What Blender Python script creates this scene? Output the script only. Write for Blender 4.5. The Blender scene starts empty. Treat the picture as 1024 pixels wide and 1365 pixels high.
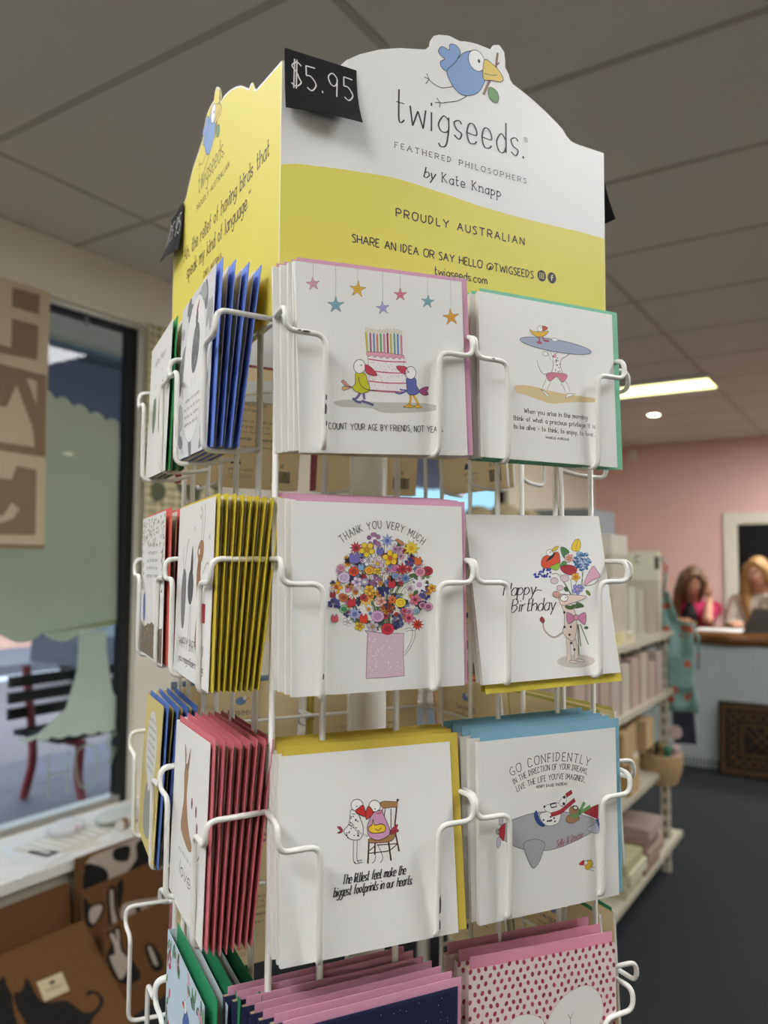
import bpy, bmesh, math, random
import numpy as np
from mathutils import Vector, Matrix
random.seed(7)
PI = math.pi
S = bpy.context.scene
COL = S.collection

# ---------------------------------------------------------------- camera
cam_d = bpy.data.cameras.new('camera'); cam = bpy.data.objects.new('camera', cam_d); COL.objects.link(cam)
YAW, PIT, ROLL, FOC = math.radians(32.934), math.radians(3.614), math.radians(.334), 1042.0
fw = Vector((-math.sin(YAW)*math.cos(PIT), math.cos(YAW)*math.cos(PIT), math.sin(PIT)))
rt = Vector((math.cos(YAW), math.sin(YAW), 0)); upv = rt.cross(fw)
r2 = math.cos(ROLL)*rt + math.sin(ROLL)*upv; u2 = -math.sin(ROLL)*rt + math.cos(ROLL)*upv
M = Matrix.Identity(4)
for i in range(3):
    M[i][0], M[i][1], M[i][2] = r2[i], u2[i], -fw[i]
M.translation = (0, 0, 1.45)
cam.matrix_world = M
cam_d.sensor_fit = 'VERTICAL'; cam_d.sensor_height = 36; cam_d.lens = FOC/1365*36
cam_d.clip_start = .02; cam_d.clip_end = 300
cam_d.dof.use_dof = True; cam_d.dof.focus_distance = .60; cam_d.dof.aperture_fstop = 6.0
S.camera = cam

# ---------------------------------------------------------------- world, exposure
W = bpy.data.worlds.new('sky'); S.world = W; W.use_nodes = True
nt = W.node_tree; nt.nodes.clear()
wo = nt.nodes.new('ShaderNodeOutputWorld'); bg = nt.nodes.new('ShaderNodeBackground')
tc = nt.nodes.new('ShaderNodeTexCoord'); sx = nt.nodes.new('ShaderNodeSeparateXYZ'); cr = nt.nodes.new('ShaderNodeValToRGB')
nt.links.new(tc.outputs['Generated'], sx.inputs[0]); nt.links.new(sx.outputs['Z'], cr.inputs[0])
cr.color_ramp.elements[0].color = (.066, .125, .165, 1); cr.color_ramp.elements[0].position = .12   # pale blue low sky
cr.color_ramp.elements[1].color = (.54, .59, .70, 1); cr.color_ramp.elements[1].position = .60          # bright overcast above
nt.links.new(cr.outputs[0], bg.inputs[0]); bg.inputs[1].default_value = 5.0
nt.links.new(bg.outputs[0], wo.inputs[0])
S.view_settings.view_transform = 'Standard'; S.view_settings.look = 'None'
S.view_settings.exposure = 0.86; S.view_settings.gamma = 1.0; S.view_settings.use_curve_mapping = False
LAMP_POWER = 16          # radiance of the ceiling panels
DOWN_POWER = 30

# ---------------------------------------------------------------- helpers
def lin(c): return c/12.92 if c <= .04045 else ((c+.055)/1.055)**2.4
def hexc(h): h = h.lstrip('#'); return tuple(lin(int(h[i:i+2], 16)/255) for i in (0, 2, 4)) + (1,)
MATS = {}
def mat(h, rough=.55, noise=0, nscale=40, metal=0, bump=0, spec=.5, trans=0):
    """plain procedural surface: colour, a little mottling and fine relief"""
    k = (h, rough, noise, nscale, metal, bump, spec, trans)
    if k in MATS: return MATS[k]
    m = bpy.data.materials.new('surface_'+h.lstrip('#')); m.use_nodes = True; n = m.node_tree; b = n.nodes['Principled BSDF']
    b.inputs['Base Color'].default_value = hexc(h); b.inputs['Roughness'].default_value = rough
    b.inputs['Metallic'].default_value = metal; b.inputs['Specular IOR Level'].default_value = spec
    if noise or bump:
        t = n.nodes.new('ShaderNodeTexCoord'); nz = n.nodes.new('ShaderNodeTexNoise'); nz.inputs['Scale'].default_value = nscale
        nz.inputs['Detail'].default_value = 4
        n.links.new(t.outputs['Object'], nz.inputs['Vector'])
        if noise:
            mx = n.nodes.new('ShaderNodeMix'); mx.data_type = 'RGBA'
            c = hexc(h); mx.inputs['A'].default_value = tuple(max(0, v*(1-noise)) for v in c[:3])+(1,)
            mx.inputs['B'].default_value = tuple(min(1, v*(1+noise)) for v in c[:3])+(1,)
            n.links.new(nz.outputs['Fac'], mx.inputs['Factor']); n.links.new(mx.outputs['Result'], b.inputs['Base Color'])
        if bump:
            bp = n.nodes.new('ShaderNodeBump'); bp.inputs['Strength'].default_value = bump; bp.inputs['Distance'].default_value = .002
            n.links.new(nz.outputs['Fac'], bp.inputs['Height']); n.links.new(bp.outputs[0], b.inputs['Normal'])
    if trans:
        n.nodes.remove(b) if False else None
        tl = n.nodes.new('ShaderNodeBsdfTranslucent'); ms = n.nodes.new('ShaderNodeMixShader'); ms.inputs[0].default_value = trans
        tl.inputs[0].default_value = hexc(h)
        n.links.new(b.outputs[0], ms.inputs[1]); n.links.new(tl.outputs[0], ms.inputs[2])
        n.links.new(ms.outputs[0], n.nodes['Material Output'].inputs[0])
    MATS[k] = m; return m
def emis(h, p):
    k = ('e', h, p)
    if k in MATS: return MATS[k]
    m = bpy.data.materials.new('lamp_'+h.lstrip('#')); m.use_nodes = True; n = m.node_tree; n.nodes.clear()
    o = n.nodes.new('ShaderNodeOutputMaterial'); e = n.nodes.new('ShaderNodeEmission'); e.inputs[0].default_value = hexc(h); e.inputs[1].default_value = p
    n.links.new(e.outputs[0], o.inputs[0]); MATS[k] = m; return m

class MB:
    """collects shapes and links them as ONE mesh object"""
    def __init__(s): s.v = []; s.f = []; s.mi = []; s.ms = []
    def m(s, mt):
        if mt not in s.ms: s.ms.append(mt)
        return s.ms.index(mt)
    def add(s, vs, fs, mt):
        b = len(s.v); s.v += [tuple(v) for v in vs]; i = s.m(mt)
        for f in fs: s.f.append([b+k for k in f]); s.mi.append(i)
        return s
    def box(s, lo, hi, mt, M=None):
        x0, y0, z0 = lo; x1, y1, z1 = hi
        vs = [Vector(p) for p in ((x0,y0,z0),(x1,y0,z0),(x1,y1,z0),(x0,y1,z0),(x0,y0,z1),(x1,y0,z1),(x1,y1,z1),(x0,y1,z1))]
        if M is not None: vs = [M @ v for v in vs]
        return s.add(vs, [(0,3,2,1),(4,5,6,7),(0,1,5,4),(1,2,6,5),(2,3,7,6),(3,0,4,7)], mt)
    def tube(s, pts, r, mt, n=8, cap=True):
        pts = [Vector(p) for p in pts]; k = len(pts); rings = []
        rr = r if isinstance(r, (list, tuple)) else [r]*k
        t0 = (pts[1]-pts[0]).normalized(); a = t0.orthogonal().normalized()
        for i in range(k):
            t = ((pts[min(i+1, k-1)]-pts[i]).normalized() + (pts[i]-pts[max(i-1, 0)]).normalized())
            t = t.normalized() if t.length > 1e-6 else t0
            a = (a - t*a.dot(t)).normalized(); b = t.cross(a)
            rings += [pts[i] + (a*math.cos(2*PI*j/n)+b*math.sin(2*PI*j/n))*rr[i] for j in range(n)]
        fs = [(i*n+j, i*n+(j+1) % n, (i+1)*n+(j+1) % n, (i+1)*n+j) for i in range(k-1) for j in range(n)]
        if cap: fs += [tuple(range(n-1, -1, -1)), tuple((k-1)*n+j for j in range(n))]
        return s.add(rings, fs, mt)
    def lathe(s, prof, mt, n=24, c=(0, 0, 0), M=None):
        vs = []
        for r, z in prof: vs += [Vector((c[0]+r*math.cos(2*PI*j/n), c[1]+r*math.sin(2*PI*j/n), c[2]+z)) for j in range(n)]
        if M is not None: vs = [M @ v for v in vs]
        k = len(prof)
        fs = [(i*n+j, i*n+(j+1) % n, (i+1)*n+(j+1) % n, (i+1)*n+j) for i in range(k-1) for j in range(n)]
        fs += [tuple(range(n-1, -1, -1)), tuple((k-1)*n+j for j in range(n))]
        return s.add(vs, fs, mt)
    def ball(s, c, r, mt, n=12, m=8, M=None):
        rx, ry, rz = r if isinstance(r, (list, tuple)) else (r, r, r); vs = []
        for i in range(1, m):
            a = PI*i/m; vs += [Vector((rx*math.sin(a)*math.cos(2*PI*j/n), ry*math.sin(a)*math.sin(2*PI*j/n), rz*math.cos(a))) for j in range(n)]
        vs += [Vector((0, 0, rz)), Vector((0, 0, -rz))]; T = len(vs)-2
        if M is not None: vs = [M @ v for v in vs]
        vs = [v+Vector(c) for v in vs]
        fs = [(i*n+j, (i+1)*n+j, (i+1)*n+(j+1) % n, i*n+(j+1) % n) for i in range(m-2) for j in range(n)]
        fs += [(T, j, (j+1) % n) for j in range(n)] + [(T+1, (m-2)*n+(j+1) % n, (m-2)*n+j) for j in range(n)]
        return s.add(vs, fs, mt)
    def prism(s, poly, z0, z1, mt, edge=None, M=None):
        k = len(poly); ar = sum(poly[i-1][0]*poly[i][1]-poly[i][0]*poly[i-1][1] for i in range(k))
        if ar < 0: poly = poly[::-1]
        vs = [Vector((x, y, z0)) for x, y in poly] + [Vector((x, y, z1)) for x, y in poly]
        if M is not None: vs = [M @ v for v in vs]
        s.add(vs, [tuple(range(k-1, -1, -1)), tuple(range(k, 2*k))], mt)
        s.add(vs, [(i, (i+1) % k, k+(i+1) % k, k+i) for i in range(k)], edge or mt)
        return s
    def mesh(s, name, smooth=False):
        me = bpy.data.meshes.new(name); me.from_pydata(s.v, [], s.f)
        for mt in s.ms: me.materials.append(mt)
        me.polygons.foreach_set('material_index', s.mi)
        if smooth: me.polygons.foreach_set('use_smooth', [True]*len(me.polygons))
        me.update(); return me
    def build(s, name, parent=None, smooth=False, mw=None):
        return link(name, s.mesh(name, smooth), parent, mw)
def link(name, me, parent=None, mw=None):
    o = bpy.data.objects.new(name, me); COL.objects.link(o)
    if parent is not None: o.parent = parent
    if mw is not None: o.matrix_world = mw
    return o
def tag(o, label=None, cat=None, group=None, kind=None):
    if label: o['label'] = label
    if cat: o['category'] = cat
    if group: o['group'] = group
    if kind: o['kind'] = kind
    return o
def empty(name, mw=None, **k):
    o = bpy.data.objects.new(name, None); COL.objects.link(o); o.empty_display_size = .05
    if mw is not None: o.matrix_world = mw
    return tag(o, **k)
def fillet(pts, r, n=4):
    """rounds the corners of a bent wire"""
    pts = [Vector(p) for p in pts]; out = [pts[0]]
    for i in range(1, len(pts)-1):
        a, b, c = pts[i-1], pts[i], pts[i+1]; d0 = (a-b); d1 = (c-b); q = min(r, d0.length*.49, d1.length*.49)
        p0 = b+d0.normalized()*q; p1 = b+d1.normalized()*q
        for k in range(n+1):
            t = k/n; out.append(p0*(1-t)**2 + b*2*t*(1-t) + p1*t*t)
    return out+[pts[-1]]

# ---------------------------------------------------------------- stroke lettering and flat print
GL = {
'@':(8,"~5353423143556453|~5552618487 4916 0311305161".replace(' ','')),
'A':(6,"003A60|1454"),'B':(5,"0A00|~0A3A473605|~05354320 00".replace(' ','')),'C':(5,"~583A1A050120304151"),'D':(5,"0A00|~0A2A48452100"),
'E':(4,"4A0A0040|0535"),'F':(4,"4A0A00|0535"),'G':(5,"~593A180512305154|3454"),'H':(5,"0A00|5A50|0555"),'I':(1,"0A00"),
'J':(4,"~4A43301001"),'K':(5,"0A00|4A04|1550"),'L':(4,"0A0040"),'M':(6,"000A336A60"),'N':(5,"000A505A"),'O':(6,"~3A1905113051656 93A".replace(' ','')),
'P':(5,"0A00|~0A3A584505"),'Q':(6,"~3A19051130516 5693A|4260".replace(' ','')),'R':(5,"0A00|~0A3A584505|2550"),'S':(4,"~492A0826344220 01".replace(' ','')),
'T':(6,"0A6A|3A30"),'U':(5,"0A|~0A031130415 35A".replace(' ','')),'V':(6,"0A306A"),'W':(8,"0A2048608A"),'X':(5,"0A50|5A00"),'Y':(6,"0A356A|3530"),'Z':(5,"0A5A0050"),
'a':(4,"~4526031030 42|4640".replace(' ','')),'b':(4,"0A00|~0426432001"),'c':(4,"~452603103041"),'d':(4,"4A40|~4426031 03042".replace(' ','')),
'e':(4,"~0343361603103041"),'f':(3,"~3A2A1810|0636"),'g':(4,"~452603113142|~46423c1d0c"),'h':(4,"0A00|~0426364440"),'i':(0.6,"0600|0809"),
'j':(2,"~161c0d|1819"),'k':(4,"0A00|4602|1340"),'l':(0.6,"0A00"),'m':(6,"0600|~0416263430|~3446566460"),'n':(4,"0600|~0426364440"),
'o':(4,"~2605031120314335 26".replace(' ','')),'p':(4,"060d|~0426432001"),'q':(4,"464d|~442603103042"),'r':(3,"0600|~042636"),'s':(3,"~352605133220 01".replace(' ','')),
't':(3,"~1A112031|0636"),'u':(4,"~0602103042|4640"),'v':(4,"062046"),'w':(6,"0610355066"),'x':(4,"0640|4600"),'y':(4,"0620|461d"),'z':(4,"06460040"),
'0':(4,"~2A070310304 72A".replace(' ','')),'1':(2,"082A20"),'2':(4,"~082A480000|0040"),'3':(4,"~0A3A3726353 21001".replace(' ','')),'4':(4,"3A0343|3A30"),
'5':(4,"4A0A06|~0626432001"),'6':(4,"~3A0502203204 ".replace(' ','')),'7':(4,"0A4A10"),'8':(4,"~2A0825412001254 82A".replace(' ','')),'9':(4,"~482A08153548|4830"),
'$':(4,"~492A082634422001|2B2a|1B1a"),'.':(.6,"0001"),',':(.8,"110b"),"'":(.6,"0A08"),'"':(2,"0A08|2A28"),'-':(3,"0434"),'&':(5,"~503848 2A18220001205".replace(' ','')[:16]+"|2052"),
'@_':(7,"~5443355342|~54527 48A3A0502305 0".replace(' ','')[:24]),'!':(.6,"0A03|0001"),' ':(3,""),'~':(4,"0444")}
CH = {c: i for i, c in enumerate('0123456789ABC')}; CH.update({'a': -1, 'b': -2, 'c': -3, 'd': -4})
def crom(p, n=4):
    if len(p) < 3: return p
    closed = (p[0][0]-p[-1][0])**2+(p[0][1]-p[-1][1])**2 < 1e-9; out = []; k = len(p)
    for i in range(k-1):
        a = p[i-1] if i > 0 else (p[-2] if closed else p[0]); b = p[i]; c = p[i+1]; d = p[i+2] if i+2 < k else (p[1] if closed else p[-1])
        for j in range(n):
            t = j/n; q = []
            for e in (0, 1):
                q.append(.5*(2*b[e]+(c[e]-a[e])*t+(2*a[e]-5*b[e]+4*c[e]-d[e])*t*t+(-a[e]+3*b[e]-3*c[e]+d[e])*t**3))
            out.append(tuple(q))
    return out+[p[-1]]
def parse(ch, n=3):
    w, s = GL.get(ch, GL['.']); out = []
    for st in s.split('|'):
        sm = st.startswith('~'); st = st.lstrip('~')
        p = [(CH[st[i]] if st[i] in CH else 0, CH.get(st[i+1], 0)) for i in range(0, len(st)-1, 2)]
        if len(p) > 1: out.append(crom(p, n) if sm else p)
    return w, out
class Print:
    """flat ink on a flat face; local x right, y up, z a hair above the paper"""
    STEP = 2.5e-5
    def __init__(s, H=None, scale=1): s.mb = MB(); s.H = H; s.k = scale
    def T(s, p):
        if s.H is None: return (p[0]*s.k, p[1]*s.k)
        v = s.H @ np.array((p[0], p[1], 1.)); return (v[0]/v[2]*s.k, v[1]/v[2]*s.k)
    def raw(s, pts, col, L):
        k = len(pts); ar = sum(pts[i-1][0]*pts[i][1]-pts[i][0]*pts[i-1][1] for i in range(k))
        if ar < 0: pts = pts[::-1]
        s.mb.add([(x, y, L*s.STEP) for x, y in pts], [tuple(range(k))], mat(col, .5))
    def ribbon(s, p, w, col, L, sharp=False, con=0):
        k = len(p)
        if k < 2: return
        if sharp and k > 2:
            for a, b in zip(p, p[1:]): s.ribbon([a, b], w, col, L, False, con)
            return
        vs = []; w0 = w
        for i in range(k):
            a = p[max(i-1, 0)]; b = p[min(i+1, k-1)]; dx, dy = b[0]-a[0], b[1]-a[1]; l = math.hypot(dx, dy) or 1
            w = w0*(1-con+con*1.6*abs(dy)/l) if con else w0; nx, ny = -dy/l*w/2, dx/l*w/2; vs += [(p[i][0]+nx, p[i][1]+ny, L*s.STEP), (p[i][0]-nx, p[i][1]-ny, L*s.STEP)]
        s.mb.add(vs, [(2*i+1, 2*i+3, 2*i+2, 2*i) for i in range(k-1)], mat(col, .5))
    # w is in metres
    def line(s, pts, w, col='#222226', L=6, smooth=True):
        q = [s.T(p) for p in pts]; s.ribbon(crom(q, 4) if smooth and len(q) > 2 else q, w, col, L)
    def poly(s, pts, col, L=2, smooth=False, ink=None, w=.0003):
        q = [s.T(p) for p in pts]
        if smooth: q = crom(q+[q[0]], 4)[:-1]
        s.raw(q, col, L)
        if ink: s.ribbon(q+[q[0]], w, ink, L+.5)
    def ell(s, c, rx, ry, col, L=2, rot=0, ink=None, w=.0003, n=16):
        a = math.radians(rot)
        pts = [(c[0]+rx*math.cos(t)*math.cos(a)-ry*math.sin(t)*math.sin(a), c[1]+rx*math.cos(t)*math.sin(a)+ry*math.sin(t)*math.cos(a)) for t in [2*PI*i/n for i in range(n)]]
        s.poly(pts, col, L, False, ink, w)
    def text(s, txt, p0, p1, h, w, col='#222226', L=7, pm=None, serif=0, slant=0, gap=1.9, jit=0, n=3, con=0):
        """sets txt on the base line p0-p1 (or on the arc through pm); h cap height in metres, w stroke width in metres"""
        a, b = s.T(p0), s.T(p1); tot = 0; adv = []
        for ch in txt: g = GL.get(ch, GL['.'])[0]; adv.append((tot, g)); tot += g+gap
        tot -= gap
        if pm is not None:
            m = s.T(pm); ax, ay = a; bx, by = m; cx, cy = b; d = 2*(ax*(by-cy)+bx*(cy-ay)+cx*(ay-by))
            ox = ((ax*ax+ay*ay)*(by-cy)+(bx*bx+by*by)*(cy-ay)+(cx*cx+cy*cy)*(ay-by))/d; oy = ((ax*ax+ay*ay)*(cx-bx)+(bx*bx+by*by)*(ax-cx)+(cx*cx+cy*cy)*(bx-ax))/d
            R = math.hypot(ax-ox, ay-oy); t0 = math.atan2(ay-oy, ax-ox); t1 = math.atan2(cy-oy, cx-ox); D = R*abs(t1-t0)
        else: D = math.hypot(b[0]-a[0], b[1]-a[1]); th = math.atan2(b[1]-a[1], b[0]-a[0])
        sx = D/tot; sy = h/10
        for ch, (x0, g) in zip(txt, adv):
            mid = (x0+g/2)*sx
            if pm is not None:
                t = t0+(t1-t0)*mid/D; px, py = ox+R*math.cos(t), oy+R*math.sin(t); ang = t-PI/2
            else: px, py = a[0]+math.cos(th)*mid, a[1]+math.sin(th)*mid; ang = th
            ang += random.uniform(-1, 1)*jit*.06; dy = random.uniform(-1, 1)*jit*h*.05
            ca, sa = math.cos(ang), math.sin(ang)
            def put(q):
                X = (q[0]-g/2)*sx+slant*q[1]*sy; Y = q[1]*sy+dy; return (px+X*ca-Y*sa, py+X*sa+Y*ca)
            for st in parse(ch, n)[1]:
                s.ribbon([put(q) for q in st], w, col, L, len(st) < 7, con)
                if serif and ch not in '.,\'"-@':
                    for e, f in ((st[0], st[1]), (st[-1], st[-2])):
                        if abs(e[0]-f[0]) < .6*abs(e[1]-f[1]): s.ribbon([put((e[0]-serif, e[1])), put((e[0]+serif, e[1]))], w*.8, col, L)
    def build(s, name, parent, loc=(0, 0, 0)):
        o = s.mb.build(name, parent); o.location = loc; return o
def homog(src, dst):
    A = []; 
    for (x, y), (u, v) in zip(src, dst):
        A.append([x, y, 1, 0, 0, 0, -u*x, -u*y, -u]); A.append([0, 0, 0, x, y, 1, -v*x, -v*y, -v])
    return np.linalg.svd(np.array(A, float))[2][-1].reshape(3, 3)
CARD = .133
def sketch(tl, tr, bl, br):
    """a drawing sheet whose four corners are the corners of the card"""
    h = CARD/2
    return Print(homog([tl, tr, bl, br], [(-h, CARD), (h, CARD), (-h, 0), (h, 0)]))

# ================================================================ the room
CEIL = 2.70
M_WALL = mat('#eee7d6', .8, .04, 8); M_PINK = mat('#e8beb2', .85, .04, 5); M_WHITE = mat('#d9d6cc', .5)
M_TILE = mat('#d8d4cd', .9, .10, 160, bump=.5); M_TEE = mat('#b5b0a6', .6)  # tee bars greyer than the tiles: joint shadow put into their colour
def box_obj(name, lo, hi, m, parent=None, kind=None, **k):
    o = MB().box(lo, hi, m).build(name, parent)
    return tag(o, kind=kind, **k)
fl = box_obj('floor', (-2.7, -1.9, -.06), (3.1, 8.5, 0), mat('#1b1f22', .95, .25, 60, bump=.6), kind='structure')
XW, XG = -2.70, -2.765
WINS = [(-1.5, .62), (1.02, 2.235), (4.25, 6.1)]  # first opening is unseen, added to let daylight onto the rack
w = MB(); y = -1.9
w.box((-2.80, -1.9, 0), (XW, 8.5, .44), M_WALL); w.box((-2.80, -1.9, 2.468), (XW, 8.5, CEIL+.05), M_WALL)
for a, b in WINS + [(8.5, 8.5)]:
    w.box((-2.80, y, .44), (XW, a, 2.468), M_WALL); y = b
tag(w.build('wall_left'), kind='structure')
box_obj('wall_far', (-3.0, 8.4, 0), (3.1, 8.55, CEIL+.05), M_PINK, kind='structure')
box_obj('wall_right', (3.0, -1.9, 0), (3.15, 8.4, CEIL+.05), mat('#ddd8cc', .8), kind='structure')
box_obj('wall_back', (-3.0, -2.0, 0), (3.1, -1.85, CEIL+.05), mat('#ddd8cc', .8), kind='structure')
# ceiling: deck above, tiles as parts, tee bars
ce = box_obj('ceiling', (-2.7, -1.85, CEIL+.03), (3.0, 8.4, CEIL+.08), mat('#77726a', .9), kind='structure')
XL = [-2.70, -2.27, -1.0, .26, 1.52, 3.0]; YL = [-1.85]+[1.27+.617*k for k in range(-5, 12)]+[8.4]
TM = {}
lampcells = {(1, YL.index(YL[8])): 0}
LAMPS = []
for i in range(len(XL)-1):
    for j in range(len(YL)-1):
        w_, d_ = XL[i+1]-XL[i], YL[j+1]-YL[j]; k = (round(w_, 3), round(d_, 3))
        if k not in TM:
            TM[k] = MB().box((-w_/2+.012, -d_/2+.012, -.0), (w_/2-.012, d_/2-.012, .028), M_TILE).mesh('ceiling_tile')
        o = link('ceiling_tile', TM[k], ce); o.location = ((XL[i]+XL[i+1])/2, (YL[j]+YL[j+1])/2, CEIL+random.uniform(0, .0012))
g = MB()
for x in XL[1:-1]: g.box((x-.0115, -1.85, CEIL-.001), (x+.0115, 8.4, CEIL+.03), M_TEE)
for q in YL[1:-1]: g.box((-2.7, q-.0115, CEIL-.0012), (3.0, q+.0115, CEIL+.03), M_TEE)
tag(g.build('ceiling_grid', ce))
# ceiling lamps: shallow white trays with a glowing diffuser
def panel(x0, x1, y0, y1, label, power=LAMP_POWER, tint='#f8f9fb'):
    t = empty('ceiling_light', Matrix.Translation(((x0+x1)/2, (y0+y1)/2, CEIL)), label=label, cat='ceiling light', group='ceiling light panels')
    a, b = (x1-x0)/2, (y1-y0)/2; f = MB()
    for lo, hi in (((-a, -b, -.03), (-a+.02, b, 0)), ((a-.02, -b, -.03), (a, b, 0)), ((-a+.02, -b, -.03), (a-.02, -b+.02, 0)), ((-a+.02, b-.02, -.03), (a-.02, b, 0))): f.box(lo, hi, M_WHITE)
    f.build('frame', t); MB().box((-a+.02, -b+.02, -.026), (a-.02, b-.02, -.002), emis(tint, power)).build('diffuser', t)
panel(-2.22, -.96, 5.42, 5.80, 'white ceiling light panel glowing in front of the far pink wall', 2.0, '#f0f0a6')
panel(-1.54, -1.03, 2.62, 2.93, 'white ceiling light panel above the card rack, hidden behind its printed topper', 9)
for k, (x, yy) in enumerate([(.9, .95), (.9, 3.45), (.9, 6.5), (-.4, -1.0), (1.9, -1.0)]):
    pass
panel(.30, 1.48, 1.00, 1.35, 'ceiling light panel to the right of the camera')
panel(.30, 1.48, 3.1, 3.45, 'ceiling light panel over the shop aisle on the right')
panel(-1.0+.02, .22, -1.1, -.7, 'ceiling light panel behind the camera')
panel(-2.22, -1.02, .08, .42, 'added unseen ceiling light panel to the left of the camera', 8)  # extra lamp out of view, added to light left wall and rack side
panel(-.45, .75, 6.7, 7.2, 'added unseen ceiling light panel over the staff side of the counter', 24)  # out-of-view lamp added to brighten the pink wall and counter
panel(-.30, .9, 5.9, 6.2, 'added unseen ceiling light panel over the customer side of the counter', 26)  # another lamp added out of view to brighten the counter front
for (x, yy, lab) in ((-1.64, 6.70, 'small round ceiling downlight in front of the pink wall'), (2.68, 5.72, 'small round ceiling downlight on the right side of the shop')):
    t = empty('downlight', Matrix.Translation((x, yy, CEIL)), label=lab, cat='ceiling light')
    MB().lathe([(.062, 0), (.062, -.006), (.05, -.010), (.046, -.004), (.046, 0)], M_WHITE, 24).build('bezel', t)
    MB().lathe([(.045, -.001), (.045, -.005), (.02, -.008)], emis('#fff2c8', DOWN_POWER), 20).build('lens', t)
# security camera on far wall
t = empty('security_camera', Matrix.Translation((-2.27, 8.4, 2.60)), label='small white security camera on the pink wall under the ceiling', cat='camera')
MB().box((-.03, -.02, -.03), (.03, 0, .03), M_WHITE).build('wall_bracket', t); MB().lathe([(.035, -.06), (.045, -.03), (.045, .03), (.03, .045)], M_WHITE, 16, M=Matrix.Translation((0, -.06, 0))).build('housing', t)

# windows: frame, sill, glass
def glass(name, tint='#ffffff', refl=1.0):
    m = bpy.data.materials.new(name); m.use_nodes = True; n = m.node_tree; n.nodes.clear()
    o = n.nodes.new('ShaderNodeOutputMaterial'); t = n.nodes.new('ShaderNodeBsdfTransparent'); g = n.nodes.new('ShaderNodeBsdfGlossy'); g.inputs['Roughness'].default_value = 0
    f = n.nodes.new('ShaderNodeFresnel'); f.inputs[0].default_value = 1.5; mx = n.nodes.new('ShaderNodeMixShader'); t.inputs[0].default_value = hexc(tint)
    ml = n.nodes.new('ShaderNodeMath'); ml.operation = 'MULTIPLY'; ml.inputs[1].default_value = 1.15*refl
    n.links.new(f.outputs[0], ml.inputs[0]); n.links.new(ml.outputs[0], mx.inputs[0]); n.links.new(t.outputs[0], mx.inputs[1]); n.links.new(g.outputs[0], mx.inputs[2]); n.links.new(mx.outputs[0], o.inputs[0])
    return m
M_GLASS = glass('window_glass', '#e8eeec')
M_CLEAR = bpy.data.materials.new('clear_glass'); M_CLEAR.use_nodes = True; n_ = M_CLEAR.node_tree; n_.nodes.clear()
o_ = n_.nodes.new('ShaderNodeOutputMaterial'); t_ = n_.nodes.new('ShaderNodeBsdfTransparent'); n_.links.new(t_.outputs[0], o_.inputs[0])
M_ALU = mat('#b9b8b2', .35, metal=.7); M_FR = mat('#2a2a28', .6, spec=.2)
for k, (a, b) in enumerate(WINS, 1):
    t = tag(empty('window_%d' % k, Matrix.Translation((XG, a, .44))), kind='structure')
    L, H = b-a, 2.028; f = MB()
    f.box((-.03, 0, 0), (.03, .035, H), M_FR).box((-.03, L-.035, 0), (.03, L, H), M_FR).box((-.03, .035, 0), (.03, L-.035, .03), M_ALU).box((-.03, .035, H-.03), (.03, L-.035, H), M_FR)
    f.build('window_frame', t); pn_ = MB().box((-.003, .035, .03), (.003, L-.035, H-.03), M_CLEAR); pn_.m(M_GLASS); pn_.mi[3] = 1   # the room-side face carries the reflection
    pn_.build('pane', t)
t = empty('curtain_rail', Matrix.Translation((-2.715, 1.6, 2.455)), label='slim silver rail along the top edge of the shop window', cat='rail')
MB().box((-.012, -.55, -.008), (.012, .615, .008), mat('#d6d2c4', .3, metal=.6)).build('track', t)
MB().tube([(0, .36, -.008), (0, .36, -.03), (0, .372, -.045), (0, .36, -.055)], .006, mat('#8a8a86', .3, metal=.8)).build('hook', t)

box_obj('trim_2', (-3.22, -1.9, 2.468), (-2.80, 8.5, 2.75), mat('#d8ccb4', .8), kind='structure')
# frosted green tree on the glass
M_DEC = mat('#a3ad8c', .8, .06, 6, trans=.55)
def blur_mix(h, a):
    k = ('v', h, a)
    if k in MATS: return MATS[k]
    m = bpy.data.materials.new('vinyl_'+h.lstrip('#')); m.use_nodes = True; n = m.node_tree; b = n.nodes['Principled BSDF']
    b.inputs['Base Color'].default_value = hexc(h); b.inputs['Roughness'].default_value = .8
    tl = n.nodes.new('ShaderNodeBsdfTranslucent'); tl.inputs[0].default_value = hexc(h); tp = n.nodes.new('ShaderNodeBsdfTransparent'); tp.inputs[0].default_value = (.8, .85, .75, 1)
    m1 = n.nodes.new('ShaderNodeMixShader'); m1.inputs[0].default_value = .78; m2 = n.nodes.new('ShaderNodeMixShader'); m2.inputs[0].default_value = a
    n.links.new(b.outputs[0], m1.inputs[1]); n.links.new(tl.outputs[0], m1.inputs[2]); n.links.new(tp.outputs[0], m2.inputs[1]); n.links.new(m1.outputs[0], m2.inputs[2])
    n.links.new(m2.outputs[0], n.nodes['Material Output'].inputs[0]); MATS[k] = m; return m
def flat_on_glass(name, poly, m, x, label=None, cat=None, parent=None):
    mb = MB(); mb.prism(poly, 0, .0006, m)
    mw = Matrix(((0, 0, 1, x), (1, 0, 0, 0), (0, 1, 0, 0), (0, 0, 0, 1)))
    o = mb.build(name, parent, mw=mw); return tag(o, label, cat)
def scallop(p, q, n, r, up):
    out = []
    for i in range(n):
        for k in range(6):
            t = (i+k/6)/n; out.append((p[0]+(q[0]-p[0])*t, p[1]+(q[1]-p[1])*t + up*r*abs(math.sin(PI*(i+k/6)/n*n))))
    return out
G = XG-.006
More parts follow.
